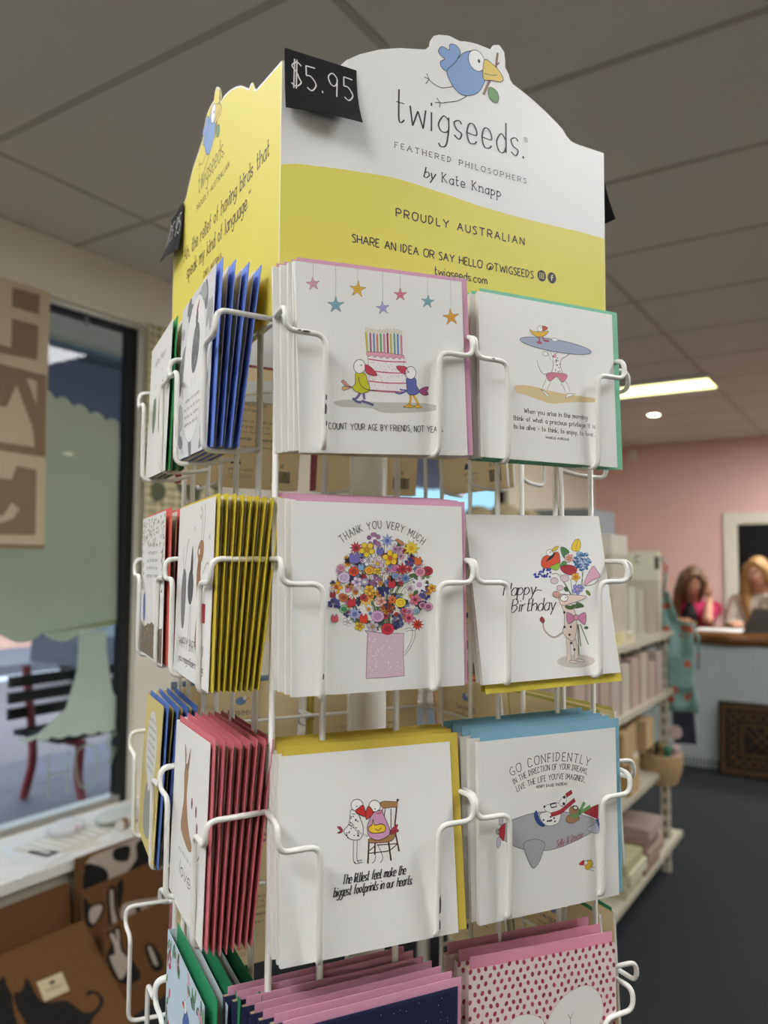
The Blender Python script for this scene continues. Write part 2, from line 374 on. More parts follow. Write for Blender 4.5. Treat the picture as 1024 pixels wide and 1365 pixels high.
canopy = scallop((1.15, 1.62+.62), (2.19, 2.02), 13, .022, 1) + [(2.19, 1.18)] + [(2.19, 1.20)] + scallop((2.16, 1.17), (2.02, 1.155), 1, .0, -1) + scallop((2.02, 1.155), (1.15, 1.20), 5, .035, -1)
canopy = [(y_, z_) for y_, z_ in canopy]
tree = empty('tree_decal', Matrix.Translation((G, 1.9, .7)), label='frosted pale green tree silhouette stuck on the shop window', cat='window decal')
def kid(o, p):
    o.parent = p; o.matrix_parent_inverse = Matrix.Translation(-p.location)
bpy.context.view_layer.update()
c1 = flat_on_glass('canopy', canopy, blur_mix('#fafae4', .86), G, parent=None); kid(c1, tree)
root = [(1.95, 1.155), (1.945, 1.0), (1.90, .86), (1.78, .78)] + scallop((1.70, .77), (2.20, .73), 7, .010, -1) + [(2.19, .80), (2.12, .90), (2.09, 1.05), (2.08, 1.155)]
c2 = flat_on_glass('trunk', [(y_+.06, z_) for y_, z_ in root], blur_mix('#fdfdec', .93), G-.001); kid(c2, tree)
#c3 = flat_on_glass('upper_trunk', [(2.0, 1.25), (2.16, 1.25), (2.19, 2.0), (1.93, 2.0)], 
# mirrored shop lettering low on the pane (read from the street)
M_LET = blur_mix('#b9c0a4', .55)
def glass_letters(txt, y0, z0, h, w, label):
    pr = MB(); x = 0
    for ch in txt:
        g_, st = parse(ch)
        for s_ in st:
            p = [(-(q[0])*h/10+x, q[1]*h/10) for q in s_]
            for a, b in zip(p, p[1:]):
                d = Vector((b[0]-a[0], b[1]-a[1])); l = d.length
                if l < 1e-6: continue
                nn = Vector((-d.y, d.x))/l*w/2
                pr.add([(0, a[0]+nn.x, a[1]+nn.y), (0, a[0]-nn.x, a[1]-nn.y), (0, b[0]-nn.x, b[1]-nn.y), (0, b[0]+nn.x, b[1]+nn.y)], [(0, 1, 2, 3)], M_LET)
        x -= (g_+2.2)*h/10
    o = pr.build('window_lettering', mw=Matrix.Translation((G+.010, y0, z0))); tag(o, label, 'window decal')
glass_letters('R', 2.22, .60, .12, .022, 'small mirrored pale letter low at the right end of the shop window')
glass_letters('OH', 2.11, .53, .17, .010, 'faint mirrored pale letters under the tree decal on the window')

# window ledge (display seat)
t = tag(empty('trim_1', Matrix.Translation((-2.7, 0, 0))), kind='structure')
M_LEDGE = mat('#e9e6df', .5, .03, 10)
MB().box((0, -1.85, .415), (.375, 3.4, .45), M_LEDGE).build('ledge_board', t)
MB().box((0, -1.85, 0), (.335, 3.38, .415), mat('#cfc8b4', .7, .03, 6)).build('ledge_front', t)

# ---------------------------------------------------------------- the street
M_ROAD = mat('#686364', .95, .2, 1.5, spec=.1); M_PAVE = mat('#4f4d57', .6, .45, 1.6, spec=.25)
st = box_obj('ground', (-40, -30, -.30), (-3.0, 60, -.22), M_ROAD, kind='structure')
box_obj('pavement', (-5.6, -30, -.22), (-3.0, 60, -.08), M_PAVE, kind='structure')
box_obj('far_kerb', (-12.6, -30, -.22), (-10.6, 60, -.06), mat('#626268', .9, spec=.1), kind='structure')
tag(MB().box((-10.6, -30, -.215), (-10.2, 60, -.205), mat('#b4b4ba', .9, spec=.1)).build('road_line'), 'pale painted line along the far side of the street', 'road marking')
box_obj('awning', (-5.1, -4, 2.40), (-3.24, 9, 2.48), mat('#4a5a6c', .7), label='dark blue-grey awning over the pavement outside the windows', cat='awning')
# row of shops over the road
b = empty('shop_building', Matrix.Translation((-14, 6, -.2)), label='dark building with a low brick front across the street', cat='building')
MB().box((-4, -26, .0), (.1, 8.5, 6.5), mat('#7c7c74', .8, .15, 1)).build('wall', b)
br = mat('#d6a896', .8, .2, 6)
for k in range(15): MB().box((.1, -14+k*1.45, .0), (.28, -14+k*1.45+.95, 1.32+.25*(k % 3 == 0)), br).build('brick_pier', b)
MB().box((.1, -16, 1.0), (.2, 3.0, 1.18), mat('#4f7a66', .6)).build('sill_board', b)
for k in range(6): MB().box((.1, -15.6+k*3.1, 1.5), (.16, -13.4+k*3.1, 3.2), mat('#2b3238', .2)).build('shop_window', b)
# parked car, street bench
def car(x, y, label, col):
    c = empty('car', Matrix.Translation((x, y, -.22)), label=label, cat='car')
    P_ = [(-2.1, .35), (-2.05, .75), (-1.3, .92), (-.8, 1.38), (.75, 1.42), (1.45, .98), (2.1, .82), (2.15, .4), (1.8, .28), (-1.8, .28)]
    mw = Matrix(((0, 0, 1, 0), (1, 0, 0, 0), (0, 1, 0, 0), (0, 0, 0, 1)))
    MB().prism(P_, -.82, .82, mat(col, .25), M=mw).build('body', c)
    MB().prism([(-1.15, .95), (-.72, 1.32), (.68, 1.36), (1.25, .98)], -.825, .825, mat('#1c2226', .1), M=mw).build('side_glass', c)
    for yy in (-1.35, 1.35):
        for xx in (-.75, .75):
            MB().lathe([(.2, -.1), (.31, -.1), (.31, .1), (.2, .1)], mat('#17181a', .8), 20, M=Matrix.Translation((xx, yy, .31)) @ Matrix.Rotation(PI/2, 4, 'Y')).build('wheel', c)
car(-8.6, 8.2, 'dark car parked across the road, partly behind the tree decal', '#3a444c')
def slat_bench(x, y, z, label):
    t = empty('street_bench', Matrix.Translation((x, y, z)), label=label, cat='bench'); m = mat('#151d1c', .5, spec=.2); m2 = mat('#8a2028', .4)
    for k in range(4): MB().box((-.32+.12*k, -.9, .44), (-.23+.12*k, .9, .47), m).build('seat_slat', t)
    for k in range(3): MB().box((-.40, -.9, .52+.10*k), (-.37, .9, .59+.10*k), m).build('back_slat', t)
    for yy in (-.75, .75): MB().tube(fillet([(-.44, yy, .84), (-.36, yy, .45), (-.33, yy, .25), (-.42, yy, 0)], .08), .028, m2).tube(fillet([(.14, yy, .43), (.12, yy, .2), (.22, yy, 0)], .08), .028, m2).tube([(-.36, yy, .42), (.16, yy, .42)], .028, m2).build('leg_frame', t)
slat_bench(-4.30, 3.80, -.08, 'dark slatted street bench with red end frames outside the window')


# ---------------------------------------------------------------- banner hanging in the window, patterned cloth on the pier
M_BR = mat('#a38b6c', .9, .12, 30, bump=.3, trans=.25); M_CR = mat('#e2d3b0', .9, .08, 30, bump=.3, trans=.25)
bn = empty('hessian_banner', Matrix.Translation((-2.685, 1.2, 1.49)), label='brown and cream lettered hessian banner hanging at the left edge of the window', cat='banner')
def onbn(poly, m, name, d): 
    o = MB().prism(poly, 0, .002, m, M=Matrix(((0, 0, 1, d), (1, 0, 0, 0), (0, 1, 0, 0), (0, 0, 0, 1)))).build(name, bn); return o
onbn([(-.6, 0), (.583, 0), (.575, .5), (.572, .985), (-.6, .985)], M_CR, 'cloth', 0)
k_ = MB(); MW_ = Matrix(((0, 0, 1, .003), (1, 0, 0, 0), (0, 1, 0, 0), (0, 0, 0, 1)))
for poly in ([(.42, .957), (.529, .962), (.528, .885), (.42, .886)], [(.421, .842), (.526, .842), (.527, .71), (.30, .700), (.30, .733), (.421, .734)],
             [(.30, .668), (.567, .659), (.575, .349), (.536, .346), (.519, .449), (.487, .519), (.448, .6), (.412, .513), (.30, .5)], [(.30, .382), (.536, .379), (.537, .348), (.30, .353)],
             [(.459, .302), (.540, .295), (.543, .050), (.30, .046), (.30, .25), (.443, .25)], [(-.5, .1), (.2, .1), (.2, .3), (-.5, .3)], [(-.5, .4), (.2, .4), (.2, .9), (-.5, .9)], [(-.6, 0), (.583, 0), (.583, .014), (-.6, .014)]):
    k_.prism(poly, 0, .001, M_BR, M=MW_)
k_.build('brown_pattern', bn); k_ = MB()
for poly in ([(.414, .117), (.446, .165), (.474, .142), (.452, .108), (.415, .092), (.30, .08), (.30, .11)], [(.486, .632), (.527, .63), (.53, .54)], [(-.4, .5), (.1, .5), (.1, .8), (-.4, .8)]):
    k_.prism(poly, .001, .002, M_CR, M=MW_)
k_.build('cream_pattern', bn)

def gingham():
    m = bpy.data.materials.new('gingham_leaf_cloth'); m.use_nodes = True; n = m.node_tree; b = n.nodes['Principled BSDF']; b.inputs['Roughness'].default_value = .9
    t = n.nodes.new('ShaderNodeTexCoord'); w1 = n.nodes.new('ShaderNodeTexWave'); w2 = n.nodes.new('ShaderNodeTexWave'); vo = n.nodes.new('ShaderNodeTexVoronoi')
    w1.bands_direction = 'Y'; w2.bands_direction = 'Z'
    for w_ in (w1, w2): w_.inputs['Scale'].default_value = 9; n.links.new(t.outputs['Object'], w_.inputs['Vector'])
    vo.inputs['Scale'].default_value = 9; n.links.new(t.outputs['Object'], vo.inputs['Vector'])
    ad = n.nodes.new('ShaderNodeMath'); ad.operation = 'ADD'; n.links.new(w1.outputs['Fac'], ad.inputs[0]); n.links.new(w2.outputs['Fac'], ad.inputs[1])
    c = n.nodes.new('ShaderNodeValToRGB'); c.color_ramp.elements[0].color = hexc('#e6ddb4'); c.color_ramp.elements[1].color = hexc('#9b9668'); c.color_ramp.elements[0].position = .5; c.color_ramp.elements[1].position = 1
    dv = n.nodes.new('ShaderNodeMath'); dv.operation = 'MULTIPLY'; dv.inputs[1].default_value = .6; n.links.new(ad.outputs[0], dv.inputs[0]); n.links.new(dv.outputs[0], c.inputs[0])
    lt = n.nodes.new('ShaderNodeMath'); lt.operation = 'LESS_THAN'; lt.inputs[1].default_value = .42; n.links.new(vo.outputs['Distance'], lt.inputs[0])
    mx = n.nodes.new('ShaderNodeMix'); mx.data_type = 'RGBA'; n.links.new(lt.outputs[0], mx.inputs['Factor']); n.links.new(c.outputs[0], mx.inputs['A']); mx.inputs['B'].default_value = hexc('#6b6c56')
    n.links.new(mx.outputs['Result'], b.inputs['Base Color']); return m
cl = MB(); vs = []; NY, NZ = 24, 6
for j in range(NZ+1):
    for i in range(NY+1):
        y_ = 2.222+.44*i/NY; z_ = 1.28+1.19*j/NZ; vs.append((-2.655+.012*math.sin(i*1.1+j*.3)*(1-.5*j/NZ), y_, z_))
cl.add(vs, [(j*(NY+1)+i, j*(NY+1)+i+1, (j+1)*(NY+1)+i+1, (j+1)*(NY+1)+i) for j in range(NZ) for i in range(NY)], gingham())
o = cl.build('hanging_cloth', smooth=True); sm = o.modifiers.new('thickness', 'SOLIDIFY'); sm.thickness = .002
tag(o, 'pale checked cloth with dark round leaves hanging on the pier beside the window', 'cloth')

# ================================================================ the card rack
RA = math.radians(30.18)
UD = Vector((math.sin(RA), math.cos(RA), 0)); VD = Vector((-math.cos(RA), math.sin(RA), 0)); ZZ = Vector((0, 0, 1))
# each side of the rack: direction to the right, outward normal, inner plane, outer wire plane, pocket centres
FACES = {'front': (UD, -VD, -.528, -.4917, (.249, .402)), 'left': (-VD, -UD, -.181, -.1345, (-.597, -.750)),
         'back': (-UD, VD, .818, .858, (-.249, -.402)), 'right': (VD, UD, .471, .511, (.597, .750))}
ROWZ = [1.528, 1.357, 1.184, 1.013]
def frame(x, n, o):
    m = Matrix.Identity(4)
    for i in range(3): m[i][0], m[i][1], m[i][2], m[i][3] = x[i], ZZ[i], n[i], o[i]
    return m                      # local x right, y up, z outward
CEN = UD*.326+VD*.673
M_WIRE = mat('#e9e8e2', .32, .04, 90); M_CHIP = mat('#3b3a38', .5)
rack = empty('card_spinner_rack', Matrix.Translation(CEN), label='tall white wire spinner rack with pockets for greeting cards on four sides', cat='display rack')
bpy.context.view_layer.update()
def rk(mb, name, mw=None, smooth=True):
    o = mb.build(name, rack, smooth); o.matrix_parent_inverse = Matrix.Translation(-CEN)
    if mw is not None: o.matrix_basis = mw
    return o
p = MB().lathe([(.0165, .06), (.0165, 1.66), (.012, 1.665)], M_WIRE, 24, c=CEN); rk(p, 'pole')
p = MB().lathe([(.26, 0), (.26, .02), (.24, .035), (.05, .05), (.045, .09)], mat('#d9d8d2', .4), 40, c=CEN); rk(p, 'base')
# uprights and rings of the cage
up_me = {}
for nm, (sd, nd, ni, no, cs) in FACES.items():
    for c in cs:
        for d in (-.030, .030):
            if 'u' not in up_me: up_me['u'] = MB().tube([(0, 0, .32), (0, 0, 1.0), (0, 0, 1.632)], .0024, M_WIRE, 8).mesh('upright_wire', True)
            o = link('upright_wire', up_me['u'], rack); o.matrix_parent_inverse = Matrix.Translation(-CEN); o.matrix_basis = Matrix.Translation(sd*(c+d)+nd*(ni+.0))
corn = [UD*a+VD*b for a, b in ((.181, .528), (.471, .528), (.471, .818), (.181, .818))]
for c in corn:
    o = link('upright_wire', up_me['u'], rack); o.matrix_parent_inverse = Matrix.Translation(-CEN); o.matrix_basis = Matrix.Translation(c)
for z in [r+.0955 for r in ROWZ] + [.84, .6, .34]:
    pts = [c+ZZ*z for c in corn]; lo = []
    for i in range(4): lo.append(pts[i])
    mid = (pts[0]+pts[3])/2
    rk(MB().tube(fillet([mid]+[pts[0], pts[1], pts[2], pts[3]]+[mid], .008), .0019, M_WIRE, 8), 'ring_wire')
for z in (1.62, 1.187, .62, .34):
    for c in corn: rk(MB().tube([CEN+ZZ*z, c+ZZ*z], .002, M_WIRE, 8), 'spoke_wire')
# pockets: a bent wire either side of the card, joined under it
pk = {}
for nm, (sd, nd, ni, no, cs) in FACES.items():
    D = no-ni
    for sg in (-1, 1):
        mb = MB()
        path = [(sg*.0752, .094, .0), (sg*.0752, .094, D), (sg*.0752, .0775, D), (sg*.0455, .0775, D), (sg*.0455, 0, D), (sg*.038, .002, D*.35), (sg*.0315, .006, .001)]
        path[0] = (sg*.0715, .094, 0)
        mb.tube(fillet(path, .0085, 5), .00205, M_WIRE, 8)
        pk[nm, sg] = mb.mesh('pocket_wire', True)
    for c, z, sg in [(c, z, sg) for c in cs for z in ROWZ for sg in (-1, 1)]:
            o = link('pocket_wire', pk[nm, sg], rack); o.matrix_parent_inverse = Matrix.Translation(-CEN); o.matrix_basis = frame(sd, nd, sd*c+nd*ni+ZZ*z)

# enamel chipped off a few front wires
def chip(c, r, pts):
    sd, nd, ni, no, cs = FACES['front']; mb = MB()
    for (x, y, w_, h_) in pts: mb.prism([(x-w_/2, y-h_/2), (x+w_*.3, y-h_*.45), (x+w_/2, y+h_*.1), (x+w_*.1, y+h_/2), (x-w_*.4, y+h_*.3)], no-ni+.0019, no-ni+.0022, M_CHIP)
    rk(mb, 'enamel_chip', frame(sd, nd, sd*cs[c]+nd*ni+ZZ*ROWZ[r]), False)
chip(0, 0, [(-.0458, .026, .0014, .008), (-.0455, .034, .0010, .004), (-.0452, .016, .0008, .004)]); chip(0, 0, [(-.0605, .0776, .006, .0014), (-.0655, .0778, .003, .0010)])
chip(0, 2, [(.0458, .024, .0014, .013), (.0455, .010, .0010, .007)]); chip(1, 0, [(-.0600, .0778, .003, .0010)]); chip(0, 1, [(-.0455, .016, .0010, .004)])

# ---------------------------------------------------------------- printed topper
TOP = empty('printed_topper', Matrix.Translation(CEN+ZZ*1.625), label='white and yellow printed cardboard topper with blue bird emblem on the card rack', cat='sign')
bpy.context.view_layer.update()
M_BOARD = mat('#ebebe8', .45); M_YEL = '#e4da60'; M_YELB = mat('#e3d474', .5); INK = '#2d2c33'
NC = UD*.180+VD*.5235; RC = UD*.4868+VD*.5235; LC = UD*.167+VD*.830; BC = UD*.474+VD*.830
def pframe(a, b):
    x = (b-a).normalized(); return frame(x, x.cross(ZZ), a+ZZ*1.625)
def topper_panel(a, b, outline, m, edge):
    o = MB().prism([(x/1000, z/1000) for x, z in outline], -.0016, 0, m, edge).build('panel', TOP)
    o.matrix_parent_inverse = Matrix.Translation(-(CEN+ZZ*1.625)); o.matrix_basis = pframe(a, b); return o
OUT = [(0, 0), (0, 189.5), (38, 194), (44, 197), (51, 205), (62.1, 213.2), (79.7, 222.6), (97.9, 229.4), (120.0, 235.0), (124, 239), (125.5, 245.0), (128, 249), (132.6, 251.5), (142.4, 253.9), (149, 253), (153, 252.5), (159.1, 254.3), (169.3, 255.4),
       (183.1, 255.0), (185.9, 259.5), (192.0, 261.7), (197.2, 257.2), (198.3, 250), (198.3, 243.8), (202.1, 238.5), (203.1, 234.7), (206, 231.5), (218.6, 227.0), (230, 222), (240.7, 216.8), (251, 211), (259.6, 205.7), (264, 200.5), (269, 197.2), (275, 196.2), (306.8, 195.6), (306.8, 0)]
lz = lambda z: (z+175)*.98-175
LOUT = [(0, 0), (0, 189.5), (53, 196.5), (60, 200.2), (66, 209)] + [(d, lz(z)) for d, z in [(72.6, 215), (91.6, 228.5), (105, 235), (120, 240.7), (137.6, 244.9), (149.4, 245.2), (150.5, 252), (151.8, 256.1), (154, 260.5), (157.7, 263.9), (162, 266.5), (166.2, 265.3), (169, 261), (169.8, 257), (174, 257.8), (180.3, 257.6), (188, 256.5), (196, 252), (199.5, 246), (201, 240), (206, 236.5), (218.4, 230.3), (237.5, 222.1), (253.4, 209), (258, 203.5), (266, 200)]] + [(306.8, 193), (306.8, 0)]
LOUT = [(306.8-d, z) for d, z in LOUT][::-1]
pf = topper_panel(NC, RC, OUT, M_BOARD, M_BOARD); pl = topper_panel(LC, NC, LOUT, M_BOARD, mat('#e9e2a8', .5))
pb = topper_panel(BC, LC, OUT, M_BOARD, M_BOARD); pr_ = topper_panel(RC, BC, [(306.8-x, z) for x, z in OUT], M_BOARD, M_BOARD)
P0 = Print(scale=.001)
wave = [(-0.0, 110.9), (12, 114.5), (23.7, 116.0), (45.8, 118.7), (74.5, 121.5), (90, 122.6), (104.6, 122.4), (136.1, 120.3), (169.0, 117.5), (203.6, 116.1), (239.8, 116.1), (277.9, 116.7), (306.8, 116.1)]
P0.poly([(0, 0)]+wave+[(306.8, 0)], M_YEL, 1)
P0.build('yellow_field', pf, (0, 0, .00003))
def logo_bird(s, f, k=1):
    B = '#7f9fd0'
    s.poly([f(p) for p in [(150.7, 236.9), (153.4, 243.3), (149.0, 247.8), (143.1, 246.4), (142.4, 241.7), (135.9, 242.5), (132.3, 237.8), (135.3, 234.2), (138.2, 232.5), (134.3, 229.2), (135.3, 224.9), (139.8, 222.9), (146.1, 223.5)]], B, 4, True, INK, .0006*k)
    s.poly([f(p) for p in [(155.7, 242.9), (164.2, 247.6), (172.7, 246.1), (178.3, 238.7), (177.6, 226.8), (171.9, 215.3), (164.1, 209.4), (154.7, 207.2), (147.4, 211.0), (141.8, 218.1), (140.8, 224.2), (146.7, 231.1), (151, 237)]], B, 5, True, INK, .0006*k)
    s.poly([f((169.2+8.2*math.cos(t), 240.7+9*math.sin(t))) for t in [2*PI*i/18 for i in range(18)]], '#f4f4f2', 7, False, INK, .0006*k)
    s.poly([f((171.5+1.3*math.cos(t), 241+1.7*math.sin(t))) for t in [2*PI*i/10 for i in range(10)]], INK, 9)
    s.line([f(p) for p in [(190.4, 254.1), (188.8, 243), (188.3, 238.9), (181.3, 225.3), (176.0, 213.3)]], .0022*k, '#8a6a50', 8)
    s.line([f(p) for p in [(188.5, 242), (192, 246)]], .0012*k, '#8a6a50', 8)
    s.poly([f(p) for p in [(177.5, 244.3), (186.5, 241.9), (192.8, 237.7), (196.0, 232.6), (192.8, 229.2), (184.7, 228.2), (176.6, 226.4), (175.4, 234.0)]], '#e3c85c', 9.2, True, INK, .0006*k)
    s.line([f(p) for p in [(176.5, 232), (184, 232.5), (190, 234.5)]], .0005*k, INK, 10.5)
    s.poly([f(p) for p in [(181.9, 221.4), (188.2, 220.9), (191.3, 216.2), (189.8, 210.1), (183.6, 211.0), (181.0, 215.4)]], '#6f9a62', 9, True, INK, .0005*k)
    for q in ([(146.7, 212.0), (135.9, 207.7), (127.9, 208.8), (123.7, 211.3), (121.5, 215.6)], [(123.7, 211.3), (119.4, 211.8)], [(123.7, 211.3), (120.6, 206.5)], [(159.0, 207.0), (150.7, 200.9), (140.8, 197.0), (134.3, 194.8), (130.8, 198.0)], [(134.3, 194.8), (129.2, 193.6)], [(134.3, 194.8), (133.4, 190.5)]):
        s.line([f(p) for p in q], .0006*k, INK, 6)
P0 = Print(scale=.001); logo_bird(P0, lambda p: p); P0.build('bird_emblem', pf, (0, 0, .00006))
P0 = Print(scale=.001)
P0.text('twigseeds', (94, 168.8), (211, 168.8), .0262, .0012, INK, 4, gap=2.2, n=5, con=.35); P0.ell((216.5, 169.5), 1.1, 1.1, INK, 4)
P0.ell((219.3, 185.6), 2.2, 2.2, INK, 4); P0.ell((219.3, 185.6), 1.9, 1.9, '#e4e3df', 4.5); P0.text('R', (218.5, 184.3), (220.1, 184.3), .0026, .0003, INK, 5)
P0.text('FEATHERED PHILOSOPHERS', (93, 147.3), (219.5, 147.3), .0042, .0005, INK, 4, serif=.9, gap=4)
P0.text('by', (119, 129.4), (129, 129.4), .0085, .0009, INK, 4, slant=.25, gap=1, con=.5); P0.text('Kate Knapp', (136, 129.4), (193, 129.4), .0075, .0008, INK, 4, serif=.9, gap=2.4)
P0.text('PROUDLY AUSTRALIAN', (94.4, 92.2), (217, 92.8), .0064, .0010, INK, 4, gap=3.2)
P0.text('SHARE AN IDEA OR SAY HELLO @TWIGSEEDS', (57.2, 64.6), (226.5, 65.6), .0062, .0009, INK, 4, gap=1.6)
P0.text('twigseeds.com', (129.1, 52.4), (179, 52.6), .0066, .0008, INK, 4, gap=1.5)
for x in (235.3, 246.2): P0.ell((x, 69.6), 4.6, 4.9, INK, 4, n=24)
P0.poly([(232.8, 67.2), (237.8, 67.2), (237.8, 72.0), (232.8, 72.0)], '#d9cf70', 5); P0.poly([(233.3, 67.7), (237.3, 67.7), (237.3, 71.5), (233.3, 71.5)], INK, 5.5); P0.ell((235.3, 69.6), 1.3, 1.3, '#d9cf70', 6); P0.ell((235.3, 69.6), .8, .8, INK, 6.5)
P0.text('f', (245.2, 67.2), (247.6, 67.2), .0048, .0009, '#ece59a', 5)
P0.build('lettering', pf, (0, 0, .0001))
# left panel: all yellow, the quotation
P0 = Print(scale=.001); P0.poly([(min(max(x, 1.2), 305.6), z-1.6 if z > 1 else .5) for x, z in LOUT], '#e6d860', 1); P0.build('yellow_field', pl, (0, 0, .00003))
P0 = Print(scale=.001); fl_ = lambda q: (306.8-(181-(q[0]-157)*.92), lz(q[1]+4)); logo_bird(P0, fl_, 1); P0.build('bird_emblem', pl, (0, 0, .00006))
P0 = Print(scale=.001); IK2 = '#7a6440'; fx = lambda d: 306.8-d
P0.text('twigseeds', (fx(214), 179), (fx(138), 181), .019, .0011, IK2, 4, gap=2.2, n=4); P0.ell((fx(135), 182), 1, 1, IK2, 4)
P0.text('PROUDLY AUSTRALIAN', (fx(219), 163), (fx(120), 163), .0055, .0009, IK2, 4, gap=3)
P0.text('"Ah, the relief of having birds that', (fx(268), 128), (fx(23), 129), .0125, .0015, '#6b532e', 4, serif=.9, gap=1.6)
P0.text('speak my kind of language."', (fx(250), 106), (fx(64), 107), .0125, .0015, '#6b532e', 4, serif=.9, gap=1.6)
P0.text('CINDY, AUSTRALIA', (fx(191), 88.5), (fx(137), 89), .0052, .0008, IK2, 4, gap=2)
P0.build('lettering', pl, (0, 0, .0001))

# black price cards, their lower edges curling outward
M_BLK = mat('#1b1a1a', .85, .25, 30, spec=.25)
def price_card(fr, x0, z0, w_, h_, curl, side, label, text=True):
    def bend(x, z):
        t = max(0, (z0-z)/h_); q = min(max((x-x0)/w_, 0), 1); q = q if side > 0 else 1-q
        return .0022+curl*(t**2*(.35+.65*q))+.002*math.sin(PI*q)*t
    t = empty('price_card', fr @ Matrix.Translation((x0+w_/2, z0-h_, .002)), label=label, cat='price card'); bpy.context.view_layer.update()
    inv = t.matrix_world.inverted() @ fr
    N_ = 10; vs = []
    for j in range(N_+1):
        for i in range(N_+1):
            x = x0+w_*i/N_; z = z0-h_*j/N_; vs.append((x, z, bend(x, z)))
    nb = len(vs); vs += [(x, z, n_-.0006) for x, z, n_ in vs]
    fs = [(j*(N_+1)+i, (j+1)*(N_+1)+i, (j+1)*(N_+1)+i+1, j*(N_+1)+i+1) for j in range(N_) for i in range(N_)]
    fs += [tuple(reversed([k+nb for k in f])) for f in fs]
    mb = MB(); mb.add([inv @ Vector(v) for v in vs], fs, M_BLK)
    mb.build('card', t, smooth=True)
    if text:
        P_ = Print(); P_.text('$5.95', (x0+w_*.08, z0-h_*.60), (x0+w_*.92, z0-h_*.62), h_*.42, .0010, '#d8d6d2', 0, gap=2.6, jit=.6, n=5)
        P_.mb.v = [tuple(inv @ Vector((x, z, bend(x, z)+.0002))) for x, z, n_ in P_.mb.v]
        P_.mb.build('handwritten_price', t)
price_card(pframe(NC, RC), .0012, .198, .0575, .0470, .012, 1, 'black price card reading five ninety-five taped to the front corner of the topper')
price_card(pframe(LC, NC), -.006, .190, .050, .050, .012, -1, 'black price card at the far left edge of the yellow topper side')
price_card(pframe(RC, BC), .004, .195, .055, .055, .016, -1, 'black price card on the right side of the topper, seen edge-on', True)

# ---------------------------------------------------------------- greeting cards
M_PAPER = mat('#ecebe7', .42); M_BACKP = mat('#f2dfb0', .6)  # card backs cream: warm light inside the rack painted into white paper
H_ = CARD/2
def card_meshes(env, eo, et, g=.0010, front=None, eb=.0006):
    mb = MB(); pf_ = front or M_PAPER
    mb.box((-H_, 0, -.0004), (H_, CARD, 0), pf_).box((-H_, 0, -g-.0013), (H_, CARD, -g-.0009), M_BACKP).box((-H_-.0003, 0, -g-.0013), (-H_, CARD, 0), pf_)
    e = MB()
    me = mat(env, .6, .05, 30)
    e.box((-H_+.003, eb, -g-.0005), (H_+eo, CARD+et, -g), me)
    # the flap of the envelope, folded down on its back
    e.add([(-H_+.004, CARD+et-.001, -g-.0006), (H_+eo-.001, CARD+et-.001, -g-.0006), (0, CARD*.5, -g-.0006)], [(0, 1, 2)], me)
    return mb.mesh('folded_card'), e.mesh('envelope')
def pose(face, s, n, z, yaw, lean, tw):
    sd, nd = FACES[face][0], FACES[face][1]
    x = math.cos(yaw)*sd-math.sin(yaw)*nd; no = x.cross(ZZ); y = math.cos(lean)*ZZ-math.sin(lean)*no
    xx = math.cos(tw)*x+math.sin(tw)*y; yy = -math.sin(tw)*x+math.cos(tw)*y; zz = xx.cross(yy); o = s*sd+n*nd+z*ZZ
    m = Matrix.Identity(4)
    for i in range(3): m[i][0], m[i][1], m[i][2], m[i][3] = xx[i], yy[i], zz[i], o[i]
    return m
ORD = ['front', 'second', 'third', 'fourth', 'fifth', 'sixth', 'seventh', 'eighth', 'ninth', 'tenth']
def back_print(parent):
    me = back_print.__dict__.get('me')
    if me is None:
        P_ = Print(); I2 = '#4b463c'
        def t(*a, **k): P_.text(*a, **k)
        t('twigseeds.', (-.020, .098), (.020, .098), .007, .0006, I2, 1, gap=2)
        t('FEATHERED PHILOSOPHERS', (-.024, .091), (.024, .091), .002, .0003, I2, 1, gap=3, n=2); t('by Kate Knapp', (-.012, .085), (.012, .085), .003, .0003, I2, 1, n=2)
        for i, (s_, w_) in enumerate((('Twigseeds was born of wonder and', .034), ('WONDER and gives flight to', .028), ('art and stories illustrations', .03))): t(s_, (-w_, .073-.006*i), (w_, .073-.006*i), .0026, .0003, I2, 1, n=2)
        t('look, smile, ponder & imagine', (-.033, .053), (.033, .053), .0036, .0005, I2, 1, slant=.3, n=2)
        t('made with love  www.twigseeds.com', (-.034, .045), (.034, .045), .0022, .0003, I2, 1, n=2)
        P_.ell((0, .113), .006, .0045, '#7f9fd0', 1); P_.ell((.004, .116), .0022, .0022, '#f4f4f2', 1.5); P_.poly([(.006, .117), (.011, .115), (.006, .113)], '#e3c85c', 1.4)
        P_.poly([(-.014, .026), (-.002, .026), (-.004, .031), (-.009, .033), (-.012, .031)], '#2d2c2a', 1)
        t('greetings card co', (-.016, .019), (.012, .019), .003, .0003, I2, 1, slant=.2, n=2)
        for i in range(3): P_.line([(-.016, .015-.002*i), (.012, .015-.002*i)], .0003, '#7d7565', 1)
        rnd = random.Random(3); x = .034
        while x < .056:
            w_ = rnd.choice((.0004, .0007, .0011)); P_.poly([(x, .008), (x+w_, .008), (x+w_, .021), (x, .021)], '#3a3630', 1); x += w_+rnd.choice((.0004, .0007))
        for q in (.038, .046): P_.ell((q, .027), .002, .002, I2, 1); P_.ell((q, .027), .0015, .0015, '#d8cfb4', 1.4)
        me = P_.mb.mesh('back_print'); back_print.me = me
    o = link('back_print', me, parent); o.matrix_basis = Matrix.Translation((0, 0, -.00235)) @ Matrix.Rotation(PI, 4, 'Y'); return o
